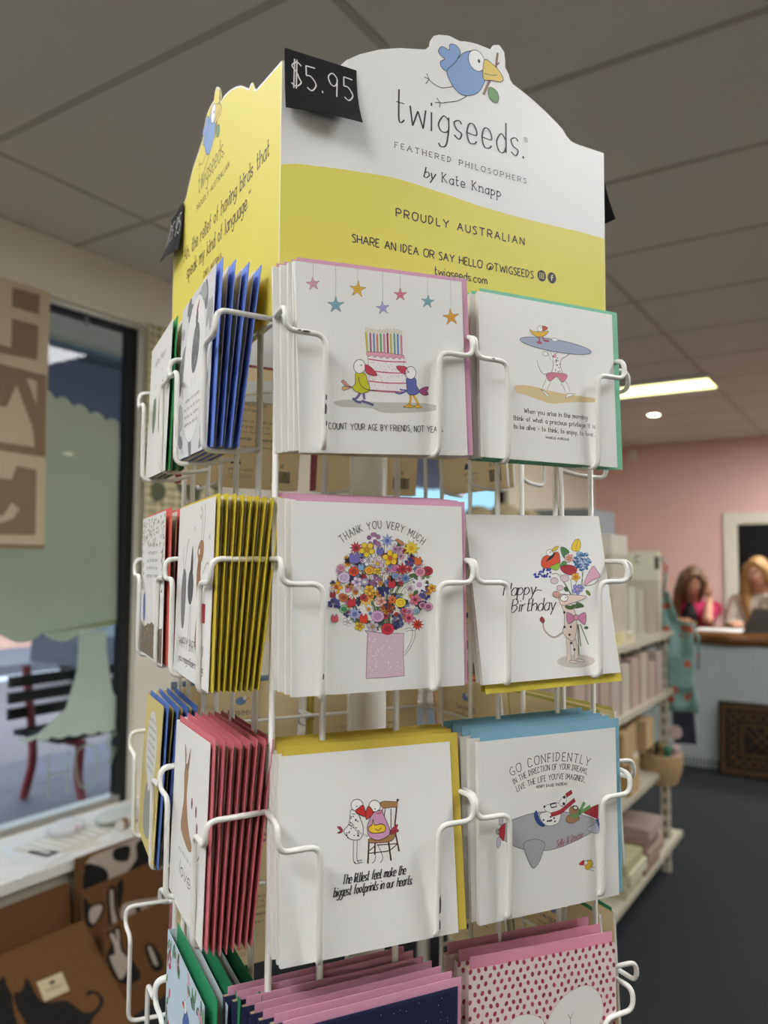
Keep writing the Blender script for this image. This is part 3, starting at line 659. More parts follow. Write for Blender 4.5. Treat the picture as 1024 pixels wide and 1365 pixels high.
def stack(face, col, row, n, env, q, dn, dlean, where, art=None, look='', eo=.004, et=.004, ds=0, dz=0, back=False, front=None, jit=.6, colour='', arts=1, eb=.0006):
    s, nn, z, yaw, lean, tw = q; yaw, lean, tw = [math.radians(v) for v in (yaw, lean, tw)]
    cm, em = card_meshes(env, eo, et, max(.0010, dn*.62-.0006) if n > 1 and not back else .0010, front=front, eb=eb); rnd = random.Random(hash((face, col, row)) % 1000 if False else row*31+col*7+len(face))
    for i in range(n):
        l_ = lean+math.radians(dlean)*i; j = jit if i else 0
        mw = pose(face, s+ds*i+rnd.uniform(-1, 1)*.0009*j, nn-dn*i, z+dz*i+rnd.uniform(-1, 1)*.0006*j, yaw+math.radians(rnd.uniform(-1, 1)*.25*j), l_, tw*(1 if i == 0 else .5)+math.radians(rnd.uniform(-1, 1)*.5*j))
        if i == 0: lab = look+', '+where
        else: lab = '%s card from the front, %s envelope, %s' % (ORD[i], colour, where)
        t = empty('greeting_card', mw, label=lab, cat='greeting card', group='greeting cards, '+where)
        link('folded_card', cm, t); link('envelope', em, t)
        if i < arts and art: art(t)
        if back and i == n-1: back_print(t)

# ---------------------------------------------------------------- card pictures
K = '#2b2a30'
def art_birthday_cake(t):
    s = sketch((-199, -350), (997, -210), (-156, 1013), (1029, 1040))
    # hanging stars, in card fractions re-used on the same sheet
    def cf(x, y): return (-180+x*12.0+ (1-y)*0, -350+140*x/100*1.0+(1-y)*1320)
    for i, (x, y, c) in enumerate(((9, .885, '#d9a0b4'), (22.5, .785, '#7fa9b5'), (35.5, .885, '#e3b23c'), (50.5, .80, '#a9a6d6'), (61, .885, '#d97f94'), (77.5, .865, '#7fb0b8'), (91.5, .795, '#e0a33a'))):
        cx, cy = cf(x, y); R = 62 if i in (1, 2, 6) else 50
        s.line([(cx, cf(x, 1)[1]), (cx, cy-R)], .0002, '#8a8a8a', 1, False)
        pts = []
        for k in range(10):
            a = -PI/2+k*PI/5+.1*(i % 3-1); r_ = R if k % 2 == 0 else R*.42; pts.append((cx+r_*math.cos(a), cy+r_*math.sin(a)))
        s.poly(pts, c, 2, True, '#5d5a58', .0002)
        for dx in (-8, 8): s.ell((cx+dx, cy-6), 2.4, 2.4, K, 5, n=6)
        s.line([(cx-9, cy+6), (cx, cy+12), (cx+9, cy+6)], .0002, K, 5)
    s.poly([(80, 655), (180, 640), (330, 655), (450, 660), (700, 665), (830, 690), (800, 718), (640, 732), (430, 733), (330, 700), (130, 690)], '#c4c3bb', 1, True)
    cc = ['#d6cf3c', '#b46a8a', '#7f97c4', '#d98f5c', '#6fae5c', '#d98ca6', '#b84050', '#e0c93c', '#6fae9c', '#6f93c4', '#d98ca6']
    for i, c in enumerate(cc):
        x = 312+24.5*i; yt = (160, 165, 168, 175, 170, 172, 165, 172, 168, 172, 180)[i]
        s.poly([(x-7-(6 if i == 0 else 0), yt), (x+5-(6 if i == 0 else 0), yt), (x+9, 305+i*1.6), (x-3, 305+i*1.6)], c, 2, False, '#5a5050', .0002)
        s.ell((x-4, yt-18), 9, 15, '#efe6cf', 2.5, 0, '#8a7a5a', .0002, n=8)
    s.poly([(315, 300), (575, 325), (572, 400), (580, 460), (596, 520), (590, 586), (325, 570), (325, 450)], '#efe9e8', 3, False, '#6a4a55', .0003)
    for y0, y1 in ((352, 372), (432, 452), (508, 524), (572, 586)): s.line([(322, y0), (450, (y0+y1)/2+6), (592, y1)], .0008, '#c4506e', 4)
    rnd = random.Random(1)
    for k in range(46): s.ell((335+rnd.random()*240, 372+rnd.random()*195), 3, 3, rnd.choice(['#c4506e', '#5a6a9a', '#6b8a5a', K]), 4, n=5)
    s.poly([(308, 300), (440, 305), (575, 325), (580, 350), (560, 340), (545, 355), (525, 338), (500, 352), (480, 336), (455, 350), (435, 332), (410, 345), (390, 328), (368, 340), (345, 322), (325, 335), (308, 320)], '#e3a0b4', 5, False, '#7a5560', .0003)
    # left bird
    s.poly([(165, 545), (130, 515), (145, 503), (185, 540), (205, 552)], '#d99a8c', 5, True, K, .0003); s.poly([(205, 552), (150, 545), (133, 560), (145, 575), (185, 562)], '#d9b07c', 5, True, K, .0003)
    s.poly([(232, 450), (295, 455), (312, 500), (330, 575), (270, 595), (225, 578), (208, 553), (228, 520)], '#c6c422', 6, True, K, .0004)
    s.line([(250, 480), (262, 530), (300, 565), (375, 580)], .0005, K, 7.5)
    s.ell((258, 405), 42, 50, '#f4f3f0', 7, 0, K, .0004); s.ell((270, 396), 4.5, 5.5, K, 8.5, n=8)
    s.poly([(297, 392), (340, 410), (384, 465), (350, 470), (305, 450)], '#c43f58', 8, True, K, .0003)
    for q in ([(262, 595), (245, 620), (225, 640)], [(287, 598), (292, 640)]): s.line(q, .0020, '#7a6a9a', 5.5)
    for q in ([(208, 630), (240, 655), (270, 660)], [(272, 650), (320, 665), (358, 680)]): s.line(q, .0018, '#5d5f86', 5.6)
    # right bird
    s.poly([(680, 580), (720, 552), (752, 552), (740, 580), (750, 605), (715, 610)], '#a0507c', 5, True, K, .0003)
    s.poly([(595, 490), (655, 488), (665, 540), (685, 585), (650, 608), (605, 600), (596, 550)], '#5f66a8', 6, True, K, .0004)
    s.line([(600, 575), (560, 572), (545, 565)], .0012, '#5f66a8', 6.5); s.line([(512, 590), (550, 598), (600, 575)], .0012, '#5f66a8', 6.5)
    s.ell((623, 450), 38, 46, '#f4f3f0', 7, 0, K, .0004); s.ell((608, 444), 4.5, 5.5, K, 8.5, n=8)
    s.poly([(590, 408), (540, 400), (520, 408), (545, 440), (585, 460), (600, 435)], '#c43f58', 6.9, True, K, .0003)
    for q in ([(620, 608), (622, 640), (612, 672)], [(640, 608), (660, 640), (675, 672)]): s.line(q, .0018, '#dca92e', 5.5)
    s.poly([(566, 695), (610, 670), (650, 690), (640, 700)], '#dfae34', 6, False, K, .0003); s.poly([(645, 690), (675, 670), (706, 700), (665, 702)], '#dfae34', 6, False, K, .0003)
    s.build('picture', t)
    s.mb = MB(); s.text('COUNT YOUR AGE BY FRIENDS, NOT YEARS', (42, 848), (850, 876), .0044, .0005, K, 6, jit=.7, gap=1.7); s.build('lettering', t)

def art_surfboard(t):
    s = sketch((-205, -154), (941, 51), (-173, 1267), (998, 1363))
    s.poly([(120, 655), (250, 660), (450, 710), (620, 740), (790, 765), (788, 800), (600, 800), (430, 812), (320, 780), (200, 735), (125, 712)], '#d9c492', 1, True)
    s.line([(300, 440), (312, 490), (345, 550), (390, 562)], .0022, '#efeeea', 2); s.line([(300, 440), (312, 490), (345, 550), (390, 562)], .0004, K, 2.5)
    for q in ([(400, 610), (380, 655), (365, 690)], [(520, 625), (550, 665), (565, 715)]): s.line(q, .0050, K, 2.5); s.line(q, .0044, '#efeeea', 3)
    for q in ([(330, 685), (370, 710), (410, 745), (385, 748)], [(545, 765), (560, 725), (630, 728), (600, 745)]): s.poly(q, '#efeeea', 3.4, False, K, .0003)
    s.poly([(415, 350), (500, 360), (580, 375), (545, 410), (510, 430), (500, 480), (512, 555), (430, 555), (440, 480), (425, 400)], '#efeeea', 4, True, K, .0004)
    s.poly([(380, 560), (430, 545), (550, 560), (550, 600), (515, 628), (470, 580), (415, 620), (390, 600)], '#cf7f92', 5, True, K, .0003)
    rnd = random.Random(2)
    for k in range(14): s.ell((435+rnd.random()*65, 400+rnd.random()*140), 5, 6, K, 5, n=6)
    s.ell((370, 385), 26, 18, '#efeeea', 4.5, 20, K, .0003); s.ell((452, 403), 14, 17, '#dc9aa6', 5)
    s.line([(395, 345), (430, 440)], .0030, K, 5.4); s.line([(395, 345), (430, 440)], .0025, '#efeeea', 5.6); s.ell((458, 368), 17, 17, '#f6f5f2', 6, 0, K, .0003); s.ell((462, 365), 3, 3, K, 7.5, n=6)
    pts = [(458+305*math.cos(a), 316+52*math.sin(a)) for a in [2*PI*k/28 for k in range(28)]]
    pts = [(x, y+(x-458)*.178) for x, y in pts]; s.poly(pts, '#a3acbf', 7, True, '#6d7688', .0006)
    s.ell((450, 265), 26, 15, '#efeeea', 8.5, 10, K, .0003)
    for q in ([(312, 235), (318, 275), (310, 290)], [(345, 240), (360, 270)]): s.line(q, .0012, '#b4505a', 9)
    for c in ((318, 290), (378, 274)): s.ell(c, 26, 9, '#b85060', 9.3, 12, K, .0002, n=8)
    s.poly([(235, 178), (262, 190), (300, 195), (360, 195), (395, 190), (385, 212), (350, 235), (300, 238), (262, 215)], '#e2b33e', 9.5, True, K, .0003)
    s.ell((325, 170), 22, 26, '#f6f5f2', 10, 0, K, .0003); s.ell((326, 163), 3.5, 4, K, 11.5, n=6); s.poly([(342, 150), (370, 150), (388, 165), (375, 180), (350, 190)], '#c4583c', 10.5, True, K, .0003)
    s.build('picture', t); s.mb = MB()
    s.text('When you arise in the morning', (192, 890), (735, 950), .0036, .00042, K, 6, serif=.8); s.text('think of what a precious privilege it is', (100, 950), (803, 1027), .0036, .00042, K, 6, serif=.8)
    s.text('to be alive ~ to think, to enjoy, to love...', (103, 1023), (806, 1097), .0036, .00042, K, 6, serif=.8); s.text('MARCUS AURELIUS', (380, 1112), (577, 1130), .0018, .0003, K, 6); s.build('lettering', t)

def flower(s, x, y, r, kind, c, c2, L, rnd):
    if kind == 0:
        n = rnd.choice((8, 10)); s.poly([(x+(r if k % 2 == 0 else r*.5)*math.cos(PI*k/n), y+(r if k % 2 == 0 else r*.5)*math.sin(PI*k/n)) for k in range(2*n)], c, L, False, K, .0002)
        s.ell((x, y), r*.3, r*.3, c2, L+1, n=8)
    elif kind == 1:
        a0 = rnd.random()
        for k in range(5): a = a0+2*PI*k/5; s.ell((x+r*.5*math.cos(a), y+r*.5*math.sin(a)), r*.5, r*.38, c, L, math.degrees(a), K, .0002, n=8)
        s.ell((x, y), r*.28, r*.28, c2, L+1, 0, K, .0002, n=8)
    elif kind == 2:
        s.ell((x, y), r*.9, r*.8, c, L, 0, K, .0002, n=12); s.ell((x, y), r*.5, r*.42, c2, L+1, 0, K, .0002, n=8)
    elif kind == 3:
        for k in range(12): a = rnd.random()*6.3; q = r*.75*math.sqrt(rnd.random()); s.ell((x+q*math.cos(a), y+q*math.sin(a)), r*.26, r*.26, rnd.choice((c, c2)), L+rnd.random(), 0, K, .00012, n=6)
    else:
        s.poly([(x-r*.5, y+r*.6), (x-r*.6, y-r*.2), (x-r*.3, y-r*.7), (x, y-r*.3), (x+r*.3, y-r*.75), (x+r*.6, y-r*.2), (x+r*.5, y+r*.6)], c, L, True, K, .0002)
def art_bouquet(t):
    s = sketch((30, 77), (998, 102), (43, 1186), (1011, 1126)); rnd = random.Random(11)
    s.poly([(270, 700), (330, 780), (450, 810), (660, 820), (740, 760), (820, 640), (790, 480), (640, 330), (430, 330), (290, 470)], '#e4e2dc', .5, True)
    for k in range(60):
        a = rnd.uniform(-2.9, -.2); q = rnd.uniform(150, 290); s.line([(555+rnd.uniform(-40, 40), 800), (545+q*.5*math.cos(a), 600+q*.4*math.sin(a)), (540+q*math.cos(a), 560+q*math.sin(a)*.9)], .0004, rnd.choice(('#5c7a45', K, '#7d9a5a')), 1)
    for k in range(34):
        a = rnd.random()*6.28; q = 270*math.sqrt(rnd.random()); x, y = 540+q*math.cos(a), 560+q*.92*math.sin(a); b_ = rnd.random()*180
        s.ell((x, y), 30, 11, rnd.choice(('#4d6b3c', '#6d8a4a', '#2f4632')), 1.5+rnd.random(), b_, K, .0002, n=8)
    R_ = [(497, 305, 44, 3, '#a0749c', '#8a5a8c'), (568, 303, 34, 0, '#9aa6d0', '#5a6ab0'), (390, 345, 32, 0, '#b83848', '#7a2030'), (452, 355, 38, 1, '#e8c93a', '#d99a2a'), (527, 362, 26, 4, '#6a6ab4', K), (705, 345, 42, 0, '#e8cf3a', '#d9a82a'),
      (380, 403, 38, 4, '#7a70b8', K), (585, 403, 38, 1, '#ecc52e', '#c4622a'), (512, 435, 32, 1, '#d9b8d4', '#e8c93a'), (700, 420, 34, 3, '#57509a', '#3b3a7a'), (745, 418, 28, 4, '#e06a2e', K), (305, 460, 22, 2, '#d99ab4', '#c4708c'), (378, 480, 28, 2, '#d9522e', '#a83a20'),
      (418, 455, 22, 4, '#8fb4d0', K), (465, 474, 24, 2, '#ecb02e', '#e09a20'), (655, 465, 32, 0, '#b42e3a', '#7a2028'), (612, 462, 26, 2, '#d98ab4', '#c46a9c'), (800, 476, 28, 2, '#b83040', '#8a2030'), (757, 482, 28, 2, '#e09ab0', '#c4708c'), (322, 515, 32, 2, '#d6c4de', '#c8b4d4'),
      (495, 528, 34, 3, '#9c6f98', '#7d5080'), (594, 550, 28, 4, '#c43440', K), (672, 518, 26, 0, '#6f93c4', '#3f5a90'), (752, 555, 46, 0, '#efeaf0', '#c4a0c0'), (280, 570, 32, 1, '#e8a83a', '#c4522a'), (468, 585, 26, 1, '#ecbf3a', '#c47a2a'), (550, 590, 34, 3, '#3c3a80', '#2c2a60'),
      (825, 575, 22, 1, '#e8b03a', '#c4522a'), (260, 612, 22, 4, '#9c2e3a', K), (322, 630, 24, 2, '#c4703a', '#9a4a28'), (275, 665, 36, 3, '#56508c', '#3c3870'), (368, 655, 30, 4, '#c8343c', K), (448, 640, 42, 0, '#e8c26a', '#c4522a'), (535, 650, 26, 1, '#e8b4a4', '#c4622a'), (598, 640, 26, 0, '#e07a3a', '#a84a20'),
      (645, 657, 28, 2, '#ecd23a', '#e8c62e'), (728, 640, 28, 1, '#d97a8c', '#8a2030'), (785, 610, 32, 3, '#5a5690', '#403c78'), (803, 680, 24, 2, '#d9a0bc', '#a8507c'), (770, 672, 20, 2, '#d9a0bc', '#a8507c'), (325, 693, 26, 2, '#8fc09a', '#3f8a5c'), (575, 690, 36, 3, '#b4502e', '#8a3820'),
      (385, 722, 38, 0, '#a4a8d0', '#6a70a8'), (515, 735, 34, 2, '#d2a8cc', '#bc88b4'), (435, 748, 32, 4, '#d43f2c', K), (272, 745, 26, 4, '#d4626c', K), (628, 762, 36, 3, '#6a6f9c', '#4c5080'), (692, 745, 32, 0, '#d46a84', '#8a2030'), (742, 782, 30, 0, '#d9442c', '#a83020'),
      (487, 792, 30, 1, '#c8bcc8', '#a8944a'), (572, 806, 34, 2, '#cf3044', '#a82034'), (345, 765, 22, 1, '#eeecea', '#c8c4b8'), (413, 790, 24, 1, '#e8c03a', '#c4822a'), (640, 350, 18, 1, '#d9a8c8', '#a05a8c'), (615, 352, 16, 1, '#c898b8', '#a05a8c'), (645, 392, 18, 1, '#d9a8c8', '#a05a8c'),
      (460, 420, 26, 1, '#eeeaf0', '#b8b0c0'), (440, 540, 22, 2, '#a89cc8', '#e4e2dc'), (395, 540, 26, 1, '#e4d4e8', '#8a7aa8'), (345, 585, 18, 4, '#d98ab4', K), (510, 480, 20, 1, '#e8c83a', '#c49a2a'), (615, 505, 18, 2, '#9ab0d4', '#7a90b8'), (735, 705, 18, 2, '#a8c4d4', '#88a8bc'), (665, 705, 18, 1, '#d96a84', '#8a2030')]
    for i, (x, y, r, k, c, c2) in enumerate(R_): flower(s, x, y, r*1.22, k, c, c2, 3+i % 8*2.2, rnd)
    for k in range(150):
        a = rnd.random()*6.28; q = 280*math.sqrt(rnd.random()); x, y = 540+q*math.cos(a), 560+q*.88*math.sin(a)
        c, c2 = rnd.choice((('#3a3a72', '#26264c'), ('#c43a40', '#8a2030'), ('#e0a03a', '#b4602a'), ('#d9b0cc', '#a06a94'), ('#34343c', '#20202a'), ('#7a90c0', '#4a5a94'), ('#efe8e4', '#c8b090')))
        flower(s, x, y, rnd.uniform(14, 26), rnd.choice((0, 0, 1, 2)), c, c2, 2.2+rnd.random()*1.5, rnd)
    s.poly([(640, 300), (625, 292), (610, 302), (625, 306), (640, 325), (662, 330), (655, 308)], '#c4805c', 22, True, K, .0003)
    s.poly([(445, 815), (460, 835), (455, 950), (452, 1084), (560, 1080), (668, 1070), (662, 940), (665, 830), (560, 832)], '#d9bcc9', 1.2, False, '#4a3a44', .0004)
    for k in range(44): s.ell((470+rnd.random()*185, 850+rnd.random()*215), 4, 4, '#f0e4ea', 2.4, n=6)
    s.line([(672, 815), (700, 808), (722, 822), (715, 870), (690, 920), (668, 950), (668, 975)], .0010, '#efedea', 1); 
    for o_ in (-7, 7): s.line([(672, 815+o_), (700, 808+o_), (722+o_, 822), (715+o_, 870), (690+o_, 920), (668, 950+o_)], .0003, K, 1.5)
    s.build('picture', t); s.mb = MB(); s.text('THANK YOU VERY MUCH', (312, 318), (768, 326), .0052, .0005, K, 6, pm=(540, 232), serif=.7, gap=2.4); s.build('lettering', t)

def art_dog_bouquet(t):
    s = sketch((-222, -74), (779, -91), (-91, 1197), (956, 1132)); rnd = random.Random(5)
    s.ell((605, 1035), 148, 52, '#cfc8c0', 1)
    for q in ([(560, 520), (470, 370), (415, 365)], [(565, 520), (480, 360)], [(575, 520), (560, 400)], [(585, 520), (605, 420)], [(640, 460), (660, 340)], [(655, 460), (650, 340)], [(670, 455), (740, 440), (778, 405)]): s.line(q, .0006, '#4f6a3c', 1.5)
    for q in ([(600, 750), (590, 915)], [(615, 750), (627, 990)], [(620, 750), (640, 920)], [(635, 750), (700, 908)], [(590, 760), (540, 860)]): s.line(q, .0009, '#5a6a45', 3); 
    s.ell((400, 200), 27, 25, '#f4f3f0', 6, 0, K, .0003); s.ell((404, 196), 5, 5, K, 7.5, n=6); s.poly([(412, 182), (440, 155), (468, 150), (450, 178), (425, 190)], '#e0c23a', 6, True, K, .0003)
    s.poly([(335, 275), (350, 235), (400, 212), (462, 195), (478, 250), (470, 290), (400, 318), (345, 312)], '#d9502e', 5, True, K, .0004); s.poly([(395, 235), (425, 205), (440, 205), (420, 240), (372, 270)], '#20202a', 5.8, True)
    s.poly([(400, 315), (435, 290), (475, 280), (470, 320), (445, 335)], '#9ac43c', 6.2, True, K, .0003)
    for k in range(34): q = rnd.random(); s.ell((275+q*135, 375-q*28+rnd.uniform(-30, 30)*(.4+q)), 9, 9, rnd.choice(('#2f3f9a', '#3d55b4', '#26307a')), 4+rnd.random(), n=7)
    s.poly([(485, 155), (525, 165), (550, 195), (520, 215), (510, 240), (488, 200)], '#4d7a4a', 4, True, K, .0003); s.poly([(480, 290), (505, 262), (532, 275), (515, 300), (480, 308)], '#5d8a4a', 4, True, K, .0003)
    flower(s, 548, 240, 38, 1, '#e0a8a0', '#e0a03a', 4.5, rnd)
    s.poly([(480, 312), (540, 290), (600, 310), (605, 345), (570, 370), (510, 355)], '#a82c3a', 5, True, K, .0004)
    s.poly([(565, 165), (585, 110), (620, 90), (638, 130), (625, 180), (590, 185)], '#e8c42e', 4, True, K, .0004); s.line([(620, 90), (605, 140), (600, 180)], .0003, K, 5.5)
    for k in range(90): a = rnd.random()*6.28; q = 66*math.sqrt(rnd.random()); s.ell((650+q*math.cos(a), 260+q*1.1*math.sin(a)), 10, 10, rnd.choice(('#4f7ab8', '#7a9fd0', '#3a5f9c', '#a8c0de')), 4+rnd.random()*2, 0, K, .0001, n=6)
    flower(s, 600, 385, 36, 1, '#e8ab2e', '#d9822e', 6, rnd); flower(s, 612, 480, 44, 1, '#8f90d0', '#c4a0d0', 6, rnd); flower(s, 645, 468, 24, 1, '#a8a8dc', '#7a78b4', 6.5, rnd)
    s.poly([(665, 450), (690, 370), (735, 300), (765, 330), (790, 380), (730, 410)], '#dba8bc', 4.5, True, K, .0004)
    for a, b in (((515, 395), 34), ((435, 415), 30), ((478, 470), 26)): s.ell(a, b, b*.8, '#d9c4cc', 4, 0, K, .0003)
    s.ell((697, 508), 26, 12, '#6f8a3c', 4, 50, K, .0003, n=10); s.ell((525, 480), 20, 14, '#3f5a3c', 4, 50, K, .0003, n=10)
    s.line([(350, 740), (360, 790), (405, 838), (450, 845), (505, 808)], .0012, K, 2); s.line([(350, 740), (360, 790), (405, 838), (450, 845), (505, 808)], .0006, '#d9c0b0', 2.4)
    s.poly([(325, 715), (340, 688), (362, 715), (350, 740)], '#9c2e3a', 3, True, K, .0003)
    for q in ([(540, 850), (548, 940), (548, 1030)], [(580, 850), (600, 930), (605, 1015)]): s.line(q, .0042, K, 3); s.line(q, .0036, '#e6d4c8', 3.4)
    for c in ((585, 1040), (635, 1030)): s.ell(c, 34, 10, '#e6d4c8', 3.6, 12, K, .0003)
    s.poly([(470, 545), (490, 600), (512, 680), (510, 760), (500, 808), (540, 860), (590, 870), (610, 740), (590, 640), (560, 590)], '#e6d4c8', 4, True, K, .0004)
    s.poly([(480, 520), (540, 522), (620, 525), (685, 538), (640, 565), (560, 590), (500, 605), (475, 580)], '#e6cfc4', 8, True, K, .0004); s.ell((452, 520), 30, 24, '#c49a8c', 8.5, 20, K, .0003); s.ell((510, 548), 28, 26, '#f4f3f0', 9, 0, K, .0005); s.ell((520, 544), 5, 5, K, 10.5, n=6)
    for c in ((548, 620), (600, 610), (632, 600)): s.ell(c, 34, 14, '#4d6b3c', 8, rnd.uniform(0, 60), K, .0003, n=10)
    for c in ((512, 658), (513, 770), (562, 770), (552, 830), (565, 895), (590, 945)): s.ell(c, 9, 11, K, 6, n=8)
    s.poly([(530, 660), (585, 685), (590, 715), (540, 745)], '#cf86a8', 9, True, K, .0004); s.poly([(620, 685), (675, 662), (672, 752), (622, 715)], '#cf86a8', 9, True, K, .0004); s.ell((603, 697), 20, 22, '#d492b0', 10, 0, K, .0004)
    s.ell((682, 778), 16, 10, '#4f6a3c', 4, 0, K, .0003)
    s.build('picture', t); s.mb = MB(); s.text('Happy', (50, 530), (290, 518), .0100, .0008, K, 6, slant=.35, gap=1, con=.55); s.line([(285, 500), (310, 485), (340, 490)], .0005, K, 6); s.text('Birthday', (110, 655), (440, 635), .0100, .0008, K, 6, slant=.35, gap=1, con=.55); s.build('lettering', t)

def art_two_birds(t):
    s = sketch((-453, -249), (1236, -388), (-406, 1826), (1302, 1477)); B = '#7a5236'
    for q in ([(718, 195), (705, 330), (695, 480), (735, 695)], [(440, 600), (430, 815)], [(632, 600), (655, 785)], [(500, 610), (497, 725)]): s.line(q, .0012, '#4a3024', 3, True)
    for q in ([(440, 712), (560, 700), (640, 685), (720, 620)], [(440, 690), (500, 640)], [(520, 632), (710, 620)], [(655, 275), (655, 470)], [(600, 280), (590, 350), (610, 400)]): s.line(q, .0007, '#4a3024', 3)
    s.poly([(550, 212), (590, 200), (660, 205), (722, 208), (718, 262), (650, 262), (585, 275), (560, 250)], '#a87e4f', 4, False, K, .0004); s.ell((722, 190), 12, 14, '#3a2820', 5)
    s.poly([(435, 575), (500, 560), (640, 520), (700, 490), (690, 560), (640, 600), (520, 612), (450, 610)], '#a87e4f', 3.6, True, K, .0004)
    s.poly([(640, 500), (700, 440), (722, 432), (715, 470), (732, 495), (700, 515), (660, 530)], '#a83a48', 4, True, K, .0003)
    for q in ([(290, 590), (290, 790), (345, 812)], [(326, 590), (326, 785), (380, 800)], [(520, 620), (575, 750), (550, 805)], [(500, 620), (500, 770), (470, 810)], [(290, 790), (312, 808)], [(326, 785), (372, 780)]): s.line(q, .0004, K, 3)
    s.poly([(135, 448), (165, 455), (185, 492), (160, 515), (130, 512), (160, 490), (133, 462)], '#a83a48', 3, True, K, .0003)
    s.poly([(262, 285), (255, 340), (240, 430), (192, 495), (240, 560), (290, 582), (350, 575), (380, 520), (380, 440), (345, 350), (320, 300)], '#efeeea', 4, True, K, .0005)
    rnd = random.Random(4)
    for k in range(34):
        y = 310+rnd.random()*250; x0 = 265-(y-310)*.25; x = x0+rnd.random()*(360-x0); s.ell((x, y), 7, 7, K, 5.5, n=7)
    s.poly([(475, 320), (440, 400), (422, 470), (445, 550), (520, 585), (600, 560), (648, 510), (620, 420), (580, 330), (560, 290)], '#d29abb', 4.5, True, K, .0005)
    s.poly([(500, 320), (560, 300), (572, 250), (575, 300), (545, 330)], '#c46a84', 5, True)
    s.line([(280, 430), (330, 500), (430, 545)], .0010, K, 6); s.line([(280, 430), (330, 500), (430, 545)], .0005, '#efeeea', 6.5)
    s.ell((322, 240), 60, 60, '#f6f5f2', 6, 0, K, .0005); s.ell((318, 250), 7, 7, K, 8, n=8); s.ell((495, 248), 56, 58, '#f6f5f2', 6, 0, K, .0005); s.ell((497, 277), 7, 7, K, 8, n=8)
    s.poly([(380, 238), (400, 285), (410, 350), (350, 335), (305, 300), (340, 265)], '#c4302e', 7.5, True, K, .0005); s.poly([(435, 248), (470, 285), (478, 320), (445, 360), (412, 378), (408, 320), (415, 285)], '#cc3a2e', 8.5, True, K, .0005)
    s.poly([(440, 455), (470, 430), (480, 378), (495, 435), (560, 425), (600, 450), (590, 500), (520, 515), (460, 510), (435, 480)], '#ecc832', 7, True, K, .0005); s.line([(500, 470), (530, 490), (560, 460)], .0004, K, 8.5)
    s.build('picture', t); s.mb = MB()
    s.text('The littlest feet make the', (178, 1015), (793, 915), .0060, .0007, K, 6, slant=.25, gap=1.2, jit=.5, con=.45); s.text('biggest footprints in our hearts.', (97, 1140), (858, 1012), .0060, .0007, K, 6, slant=.25, gap=1.2, jit=.5, con=.45); s.build('lettering', t)

